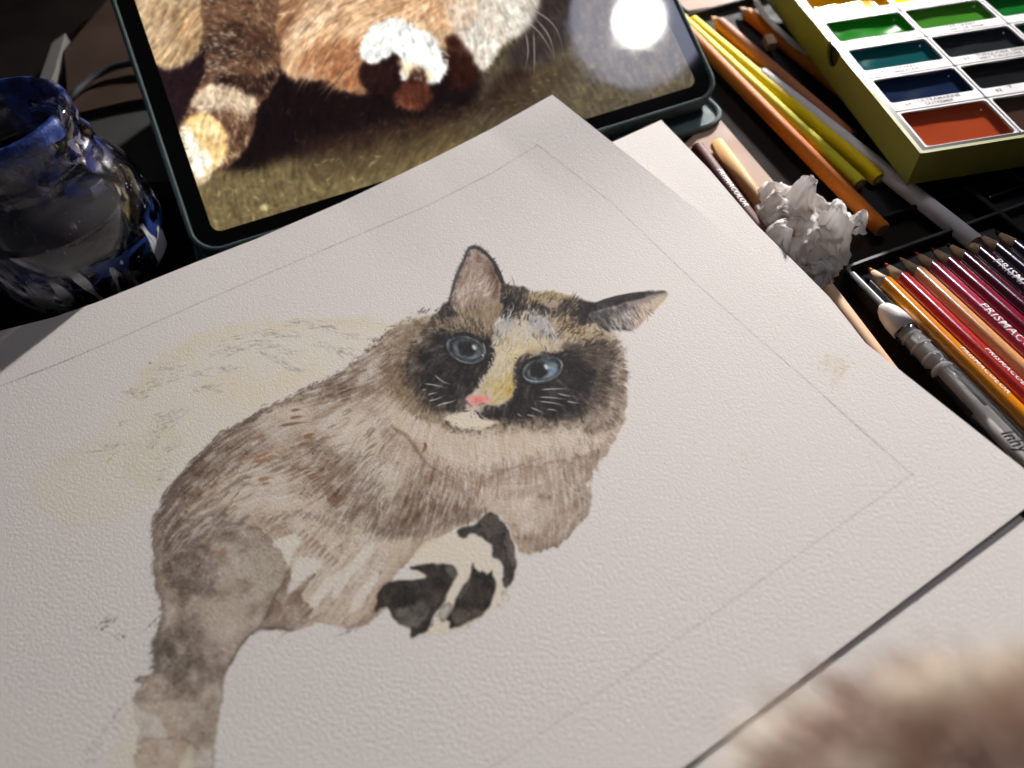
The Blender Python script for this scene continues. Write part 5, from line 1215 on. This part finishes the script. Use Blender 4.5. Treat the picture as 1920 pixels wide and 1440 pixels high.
pencil('tan pencil with a rounded end beside the maroon one', a, ext(a, b, .085), (190, 150, 100), rough=.45, cone=False, round_end=True)
a, b = lp((1535, 525), zb), lp((1640, 665), zb)
pencil('pale peach pencil between the blank sheet and the pencil tray', a, ext(a, b, .10), (216, 176, 142), rough=.35, cone=False)

# white cable and wood chip at the far wall
P = [at(x, y, z) for x, y, z in ((1405, -40, -.012), (1418, 2, -.009), (1432, 28, -.008), (1452, 50, -.009), (1480, 75, -.010), (1520, 110, -.012))]
tag(obj('white_cable', tube(P, .0017, 10), mat('white cable', (.7, .7, .72), .4), None, True), 'thin white cable curling beside the green paint box', 'cable')
ch = at(1443, 82, -.013)
o = empty('wood_chip', (ch.x, ch.y, -.0145), frame((.45, .9, 0))); tag(o, 'small pale wood chip beside the short orange-brown pencil', 'wood chip')
obj('chip', loft([[(-.005, -.0032, 0), (.006, -.0028, 0), (.006, .0030, 0), (-.005, .0034, 0)], [(-.005, -.0028, .0045), (.004, -.0024, .0055), (.004, .0026, .0055), (-.005, .0030, .0045)]]), M['wood'], o)

# ------------------------------------------------------------------ gel pen
za = Z_TABLE + .0016 + .0060
a, b = at(1654, 574, za), at(1915, 852, za)
g = empty('gel_pen', a, frame(b - a)); tag(g, 'clear barrelled gel pen with a white end cap along the tray wall', 'pen')
def xl(profile, n=32):
    bm = lathe([(r, x) for x, r in profile], n)
    bmesh.ops.transform(bm, matrix=Matrix.Rotation(math.pi / 2, 4, 'Y'), verts=bm.verts); return bm
obj('end_cap', xl([(-.0005, 0), (-.0003, .0016), (.0012, .0030), (.0045, .0044), (.0090, .0051), (.0150, .0052), (.0150, .0044), (.0150, 0)]), mat('pen cap white', (.70, .68, .68), .3), g, True)
clear = mat('clear plastic', (.92, .92, .94), .05, trans=1., ior=1.42)
rings = []
for k in range(60):
    x = .0152 + k * .0022; rings.append((x, .0047 + (.00045 * math.sin(k * 1.45) if k < 14 else 0)))
obj('barrel', xl([(.0152, .0034)] + rings + [(.150, .0047), (.150, .0030)]), clear, g, True)
obj('refill', xl([(.016, 0), (.016, .0026), (.034, .0028), (.036, .0016), (.060, .0016), (.060, .0024), (.148, .0024), (.148, 0)]), mat('refill tube', (.36, .34, .335), .35), g, True)
for k in range(4):
    o = obj('bead', lathe([(0, -.0016), (.0024, -.0012), (.0033, 0), (.0024, .0012), (0, .0016)], 20), mat('pen grip bead', (.62, .60, .60), .25), g, True)
    o.location = (.0190 + k * .0062, 0, 0); o.rotation_euler = (0, math.pi / 2, 0)
obj('lettering', wrap_geo('Inhy', .0056, .35, 1.0, .0001, .072, .0048, 112, .0001), M['ink'], g)

# ------------------------------------------------------------------ black palette beyond the row of pencils
bp_ = at(1752, 340, -.010)
pe = empty('black_palette', (bp_.x, bp_.y, Z_TABLE), frame(xd2)); tag(pe, 'glossy black plastic palette below the green paint box', 'palette')
P = lambda d, r: rrect(.012 + d, -.16 + d, .12 - d, .02 - d, r, 6)
obj('shell', loft([ring(P(.0005, .003), 0), ring(P(0, .003), .0005), ring(P(0, .003), .0075), ring(P(.0004, .0026), .0080), ring(P(.0026, .002), .0080), ring(P(.003, .002), .0070), ring(P(.0036, .002), .0030)]), gl, pe)
for k in range(5):
    obj('ridge', box((.018, -.155 + k * .034, .0030), (.114, -.1535 + k * .034, .0072), .0004), gl, pe)
obj('ridge', box((.040, -.156, .0030), (.0415, .016, .0074), .0004), gl, pe)

# ------------------------------------------------------------------ crumpled tissue
out = [(1421, 352), (1432, 328), (1462, 320), (1500, 326), (1548, 346), (1590, 352), (1606, 376), (1640, 388), (1637, 404), (1615, 416), (1600, 412), (1604, 452), (1592, 472), (1584, 478), (1566, 505), (1567, 522), (1553, 560), (1532, 552), (1512, 520), (1470, 470), (1426, 432), (1436, 412), (1450, 396), (1424, 384)]
zt0 = -.0165
poly = np.array([tuple(at(x, y, -.004))[:2] for x, y in out]); ctr = poly.mean(0)
q = np.vstack([poly[-1], poly, poly[:2]]); dense = []
for i in range(1, len(q) - 2):
    for t in np.linspace(0, 1, 6, endpoint=False):
        a, b, c, d = q[i - 1], q[i], q[i + 1], q[i + 2]
        dense.append(.5 * (2 * b + (c - a) * t + (2 * a - 5 * b + 4 * c - d) * t ** 2 + (3 * b - a - 3 * c + d) * t ** 3))
dense = np.array(dense); nD = len(dense); NRg = 46
V, Fc = [], []
def tri(v): return abs((v % 1.0) - .5) * 2
rt = np.random.default_rng(12); lo_, hi_ = poly.min(0), poly.max(0)
seeds = rt.uniform(lo_, hi_, (40, 2)); slope = rt.normal(0, .55, (40, 2)); lift = rt.normal(0, .0022, 40)
def ridges(x, y):
    """flat facets that meet in soft creases, plus long fine wrinkles"""
    dx = x - seeds[:, 0] + .0012 * mnoise.noise((x * 200, y * 200, 4)); dy = y - seeds[:, 1]
    d2 = dx * dx + dy * dy; w_ = np.exp(-(d2 - d2.min()) / 8e-6); w_ /= w_.sum()
    s = float((w_ * (lift + slope[:, 0] * dx + slope[:, 1] * dy)).sum())
    for k, (wl, am, an) in enumerate(((.0060, .0012, .6), (.0036, .0009, 1.0), (.0022, .0004, 2.2))):
        c_ = (x * math.cos(an) + y * math.sin(an)) / wl + .8 * mnoise.noise((x * .4 / wl, y * .4 / wl, k * 3.1))
        s += am * (tri(c_) - .5) * max(0., .3 + 1.4 * mnoise.noise((x * 70, y * 70, k * 5.7)))
    return s
for k in range(NRg + 1):
    t = k / NRg
    for i in range(nD):
        e = dense[i]; rag = 1 + .05 * mnoise.noise((e[0] * 900, e[1] * 900, 3))
        p = ctr + (e - ctr) * (t ** .85) * (rag if t > .5 else 1)
        dome = (1 - t ** 3.2)
        z = -.0145 + dome * .0105 + ridges(p[0], p[1]) * (.5 + .7 * min(1, (1 - t) * 4))
        V.append((p[0] + .0022 * mnoise.noise((p[0] * 420, p[1] * 420, 11)), p[1] + .0022 * mnoise.noise((p[0] * 420, p[1] * 420, 17)), max(z, Z_TABLE + .0016)))
for k in range(NRg):
    for i in range(nD):
        a, b = k * nD + i, k * nD + (i + 1) % nD; Fc.append((a, a + nD, b + nD, b))
tis = M['tissue']; nt = tis.node_tree; b = nt.nodes['Principled BSDF']; tc = nt.nodes['Texture Coordinate']
n = nt.nodes.new('ShaderNodeTexNoise'); n.inputs['Scale'].default_value = 95; n.inputs['Detail'].default_value = 5
cr = nt.nodes.new('ShaderNodeValToRGB'); cr.color_ramp.elements[0].position = .40; cr.color_ramp.elements[0].color = (.86, .84, .83, 1)
cr.color_ramp.elements[1].position = .74; cr.color_ramp.elements[1].color = (.26, .19, .16, 1)
e_ = cr.color_ramp.elements.new(.58); e_.color = (.78, .75, .73, 1)
nt.links.new(tc.outputs['Object'], n.inputs['Vector']); nt.links.new(n.outputs['Fac'], cr.inputs[0]); nt.links.new(cr.outputs[0], b.inputs['Base Color'])
tl = nt.nodes.new('ShaderNodeBsdfTranslucent'); mxs = nt.nodes.new('ShaderNodeMixShader'); mxs.inputs[0].default_value = .5
nt.links.new(cr.outputs[0], tl.inputs[0]); nt.links.new(b.outputs[0], mxs.inputs[1]); nt.links.new(tl.outputs[0], mxs.inputs[2]); nt.links.new(mxs.outputs[0], nt.nodes['Material Output'].inputs[0])
o = obj('crumpled_tissue', (V, Fc), tis, None, True); tag(o, 'crumpled white tissue stained with grey and brown paint', 'tissue')

# ------------------------------------------------------------------ water jar
jc = Vector((-.0585, .3630, Z_TABLE)); jr = empty('water_jar', jc); tag(jr, 'clear glass jar of murky water smeared with blue and white paint', 'jar')
def jar_mat():
    m = bpy.data.materials.new('paint smeared glass'); m.use_nodes = True; nt = m.node_tree; nt.nodes.remove(nt.nodes['Principled BSDF'])
    tr_ = nt.nodes.new('ShaderNodeBsdfTransparent'); tr_.inputs[0].default_value = (.90, .91, .94, 1)          # thin blown glass: clear, with a surface shine
    gs = nt.nodes.new('ShaderNodeBsdfGlossy'); gs.inputs['Roughness'].default_value = .06
    lw_ = nt.nodes.new('ShaderNodeLayerWeight'); lw_.inputs[0].default_value = .32
    b = nt.nodes.new('ShaderNodeMixShader'); nt.links.new(lw_.outputs['Fresnel'], b.inputs[0]); nt.links.new(tr_.outputs[0], b.inputs[1]); nt.links.new(gs.outputs[0], b.inputs[2])
    tc = nt.nodes.new('ShaderNodeTexCoord')
    sep = nt.nodes.new('ShaderNodeSeparateXYZ'); nt.links.new(tc.outputs['Object'], sep.inputs[0])
    def smear(colour, scale, lo, hi, z0, z1, seed, stretch=(1, 1, 1)):
        mp = nt.nodes.new('ShaderNodeMapping'); mp.inputs['Location'].default_value = (seed, seed * 1.7, seed * .3); mp.inputs['Scale'].default_value = stretch
        n = nt.nodes.new('ShaderNodeTexNoise'); n.inputs['Scale'].default_value = scale; n.inputs['Detail'].default_value = 5; n.inputs['Distortion'].default_value = .6
        nt.links.new(tc.outputs['Object'], mp.inputs[0]); nt.links.new(mp.outputs[0], n.inputs['Vector'])
        r = nt.nodes.new('ShaderNodeMapRange'); r.inputs[1].default_value = lo; r.inputs[2].default_value = hi; nt.links.new(n.outputs['Fac'], r.inputs[0])
        za = nt.nodes.new('ShaderNodeMapRange'); za.inputs[1].default_value = z0; za.inputs[2].default_value = z0 + .006; nt.links.new(sep.outputs[2], za.inputs[0])
        zb = nt.nodes.new('ShaderNodeMapRange'); zb.inputs[1].default_value = z1; zb.inputs[2].default_value = z1 - .006; nt.links.new(sep.outputs[2], zb.inputs[0])
        m1 = nt.nodes.new('ShaderNodeMath'); m1.operation = 'MULTIPLY'; nt.links.new(za.outputs[0], m1.inputs[0]); nt.links.new(zb.outputs[0], m1.inputs[1])
        m2 = nt.nodes.new('ShaderNodeMath'); m2.operation = 'MULTIPLY'; nt.links.new(m1.outputs[0], m2.inputs[0]); nt.links.new(r.outputs[0], m2.inputs[1])
        d = nt.nodes.new('ShaderNodeBsdfPrincipled'); d.inputs['Base Color'].default_value = (*colour, 1); d.inputs['Roughness'].default_value = .35
        return m2.outputs[0], d.outputs[0]
    cur = b.outputs[0]
    for args in (((.012, .020, .11), 60, .50, .60, .058, .10, 3.1), ((.10, .10, .16), 110, .57, .63, .055, .10, 8.4), ((.015, .04, .17), 45, .50, .57, .018, .036, 5.2, (1, 1, 2.2)),
                 ((.07, .07, .10), 30, .52, .95, .034, .062, 1.2, (1, 1, .6)), ((.62, .62, .66), 90, .54, .57, .004, .034, 2.6, (1, 1, .4)), ((.45, .46, .5), 420, .70, .72, .012, .06, 7.7), ((.55, .10, .05), 300, .765, .775, .015, .05, 4.4)):
        fac, sh = smear(*args)
        mx = nt.nodes.new('ShaderNodeMixShader'); nt.links.new(fac, mx.inputs[0]); nt.links.new(cur, mx.inputs[1]); nt.links.new(sh, mx.inputs[2]); cur = mx.outputs[0]
    nt.links.new(cur, nt.nodes['Material Output'].inputs[0]); return m
jg = jar_mat()
JZ, JR = 1.125, .95
prof = [(0, .0015), (.030, .0015), (.038, .003), (.0430, .009), (.0454, .020), (.0458, .030), (.0455, .038), (.0438, .0450), (.0402, .0505), (.0362, .0548), (.0345, .0580), (.0352, .0610), (.0362, .0625), (.0352, .0640), (.0335, .0660), (.0335, .0690), (.0350, .0715), (.0350, .0770), (.0340, .0795), (.0322, .0800), (.0305, .0790), (.0300, .0740), (.0300, .0640), (.0310, .0570), (.0362, .0508), (.0410, .0435), (.0428, .0350), (.0430, .0280), (.0420, .0180), (.0395, .0090), (.034, .0055), (0, .0050)]
obj('glass', lathe([(r * JR, z * JZ) for r, z in prof], 72), jg, jr, True)
wm = bpy.data.materials.new('murky paint water'); wm.use_nodes = True; nt = wm.node_tree; b = nt.nodes['Principled BSDF']
b.inputs['Base Color'].default_value = (.26, .235, .225, 1); b.inputs['Roughness'].default_value = .08
tr_ = nt.nodes.new('ShaderNodeBsdfTransparent'); tr_.inputs[0].default_value = (.82, .78, .76, 1); mxw = nt.nodes.new('ShaderNodeMixShader'); mxw.inputs[0].default_value = .30
nt.links.new(tr_.outputs[0], mxw.inputs[1]); nt.links.new(b.outputs[0], mxw.inputs[2]); nt.links.new(mxw.outputs[0], nt.nodes['Material Output'].inputs[0])
obj('water', lathe([(r * JR * .985, z * JZ) for r, z in [(0, .0054), (.0335, .0060), (.0390, .0098), (.0415, .0185), (.0424, .0290), (.0424, .0345), (0, .0347)]], 56), wm, jr, True)
rg = mat('blue paint crust', (.016, .028, .13), .35, bump=(500, .5, .0008)); nt = rg.node_tree; b = nt.nodes['Principled BSDF']; tc = nt.nodes['Texture Coordinate']
n = nt.nodes.new('ShaderNodeTexNoise'); n.inputs['Scale'].default_value = 90; n.inputs['Detail'].default_value = 5
cr = nt.nodes.new('ShaderNodeValToRGB'); E = cr.color_ramp.elements; E[0].position = .42; E[0].color = (.012, .020, .10, 1); E[1].position = .72; E[1].color = (.28, .26, .36, 1); e = E.new(.56); e.color = (.03, .07, .30, 1)
nt.links.new(tc.outputs['Object'], n.inputs['Vector']); nt.links.new(n.outputs['Fac'], cr.inputs[0]); nt.links.new(cr.outputs[0], b.inputs['Base Color'])
n2_ = nt.nodes.new('ShaderNodeTexNoise'); n2_.inputs['Scale'].default_value = 48; n2_.inputs['Detail'].default_value = 4
r2 = nt.nodes.new('ShaderNodeMapRange'); r2.inputs[1].default_value = .46; r2.inputs[2].default_value = .53; nt.links.new(tc.outputs['Object'], n2_.inputs['Vector']); nt.links.new(n2_.outputs['Fac'], r2.inputs[0]); nt.links.new(r2.outputs[0], b.inputs['Alpha'])
V, Fc = [], []; nn = 90
for i in range(nn):
    th = 2 * math.pi * i / nn; lowo = .0735 + .004 * mnoise.noise((math.cos(th) * 3, math.sin(th) * 3, 1)); lowi = .066 + .012 * mnoise.noise((math.cos(th) * 4, math.sin(th) * 4, 5))
    for r, z in ((.0353, lowo), (.0354, .0768), (.0342, .0799), (.0322, .0805), (.0301, .0792), (.0296, max(lowi, .055))): V.append((r * JR * math.cos(th), r * JR * math.sin(th), z * JZ))
for i in range(nn):
    for k in range(5):
        a, b = i * 6 + k, ((i + 1) % nn) * 6 + k; Fc.append((a, b, b + 1, a + 1))
obj('paint_crust', (V, Fc), rg, jr, True)

# ------------------------------------------------------------------ dim things behind the jar
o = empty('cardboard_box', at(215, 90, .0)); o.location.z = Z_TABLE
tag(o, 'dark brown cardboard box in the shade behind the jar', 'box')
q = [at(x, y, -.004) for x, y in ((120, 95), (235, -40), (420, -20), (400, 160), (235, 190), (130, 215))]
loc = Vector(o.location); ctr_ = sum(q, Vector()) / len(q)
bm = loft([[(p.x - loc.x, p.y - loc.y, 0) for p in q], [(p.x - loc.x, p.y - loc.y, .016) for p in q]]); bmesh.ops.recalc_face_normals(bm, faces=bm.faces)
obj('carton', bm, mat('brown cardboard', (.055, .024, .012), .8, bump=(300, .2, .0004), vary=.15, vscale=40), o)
q = [at(x, y, -.002) for x, y in ((70, 160), (98, 80), (122, 62), (103, 130), (92, 165))]
bm = loft([[(p.x, p.y, -.012) for p in q], [(p.x, p.y, -.002) for p in q]]); bmesh.ops.recalc_face_normals(bm, faces=bm.faces)
tag(obj('paper_strip', bm, mat('grey card strip', (.17, .16, .15), .8)), 'narrow pale card edge standing behind the jar rim', 'card')
q = [at(x, y, -.008) for x, y in ((150, 205), (330, 176), (420, 330), (240, 345))]
bm = loft([[(p.x, p.y, Z_TABLE) for p in q], [(p.x, p.y, -.008) for p in q]]); bmesh.ops.recalc_face_normals(bm, faces=bm.faces)
tag(obj('grey_booklet', bm, mat('grey booklet', (.055, .057, .057), .7, vary=.15, vscale=40)), 'grey booklet lying between the jar and the tablet', 'booklet')
P = [at(x, y, .004) for x, y in ((120, 185), (140, 160), (170, 135), (205, 118), (250, 108), (300, 105))]
tag(obj('grey_cable', tube([p + Vector((0, 0, -.003)) for p in P], .0022, 10), mat('grey cable', (.045, .048, .05), .7), None, True), 'grey cable arching over the brown box behind the jar', 'cable')

# ------------------------------------------------------------------ the cat close to the lens
def along(px, py, dist):
    d = RW @ np.array([px - CX, py - CY, FPX]); d /= np.linalg.norm(d); return Vector((d[0] * dist, d[1] * dist, CAM_H + d[2] * dist))
cc = along(2025, 1870, .090)
cat = empty('cat', (cc.x, cc.y, cc.z - .10)); tag(cat, 'fluffy brown and cream cat fur blurred close to the camera', 'cat')
def fur_mat():
    m = mat('brown and cream fur', (.3, .2, .15), .8); nt = m.node_tree; b = nt.nodes['Principled BSDF']; tc = nt.nodes['Texture Coordinate']
    n = nt.nodes.new('ShaderNodeTexNoise'); n.inputs['Scale'].default_value = 75; n.inputs['Detail'].default_value = 3
    cr = nt.nodes.new('ShaderNodeValToRGB'); E = cr.color_ramp.elements
    E[0].position = .36; E[0].color = (.20, .11, .09, 1); E[1].position = .58; E[1].color = (.84, .77, .68, 1); e = E.new(.46); e.color = (.54, .41, .335, 1)
    nt.links.new(tc.outputs['Object'], n.inputs['Vector']); nt.links.new(n.outputs['Fac'], cr.inputs[0]); nt.links.new(cr.outputs[0], b.inputs['Base Color']); return m
fm = fur_mat()
bm = bmesh.new(); bmesh.ops.create_icosphere(bm, subdivisions=5, radius=1)
AX = (.0235, .0225, .0215)
pts = []
for v in bm.verts:
    d = v.co.normalized(); k = 1 + .10 * mnoise.noise(d * 2.2) + .04 * mnoise.noise(d * 5)
    low = max(0., -d.z)
    v.co = Vector((d.x * AX[0] * k * (1 + low * .7), d.y * AX[1] * k * (1 + low * .7), d.z * AX[2] * k * (1 + low * 1.3) + .10)); pts.append((v.co.copy(), d.copy()))
obj('body', bm, fm, cat, True)
rnd = random.Random(9); V, Fc = [], []
for _ in range(9000):
    p, d = pts[rnd.randrange(len(pts))]
    if d.z < -.3: continue
    t = Vector((rnd.gauss(0, 1), rnd.gauss(0, 1), rnd.gauss(0, 1))).cross(d).normalized(); L = rnd.uniform(.003, .0055); lean = Vector((-.5, .6, .1)) + Vector((rnd.gauss(0, .3), rnd.gauss(0, .3), rnd.gauss(0, .3)))
    wv = t * rnd.uniform(.0002, .0004); p = p + t * rnd.uniform(-.001, .001); m1 = p + (d + lean * .3) * L * .5; e = p + (d * .7 + lean * .7) * L
    k = len(V); V += [p - wv, p + wv, m1 + wv * .8, m1 - wv * .8, e]; Fc += [(k, k + 1, k + 2, k + 3), (k + 3, k + 2, k + 4)]
o = obj('fur', (V, Fc), fm, cat); tag(o, kind='stuff')
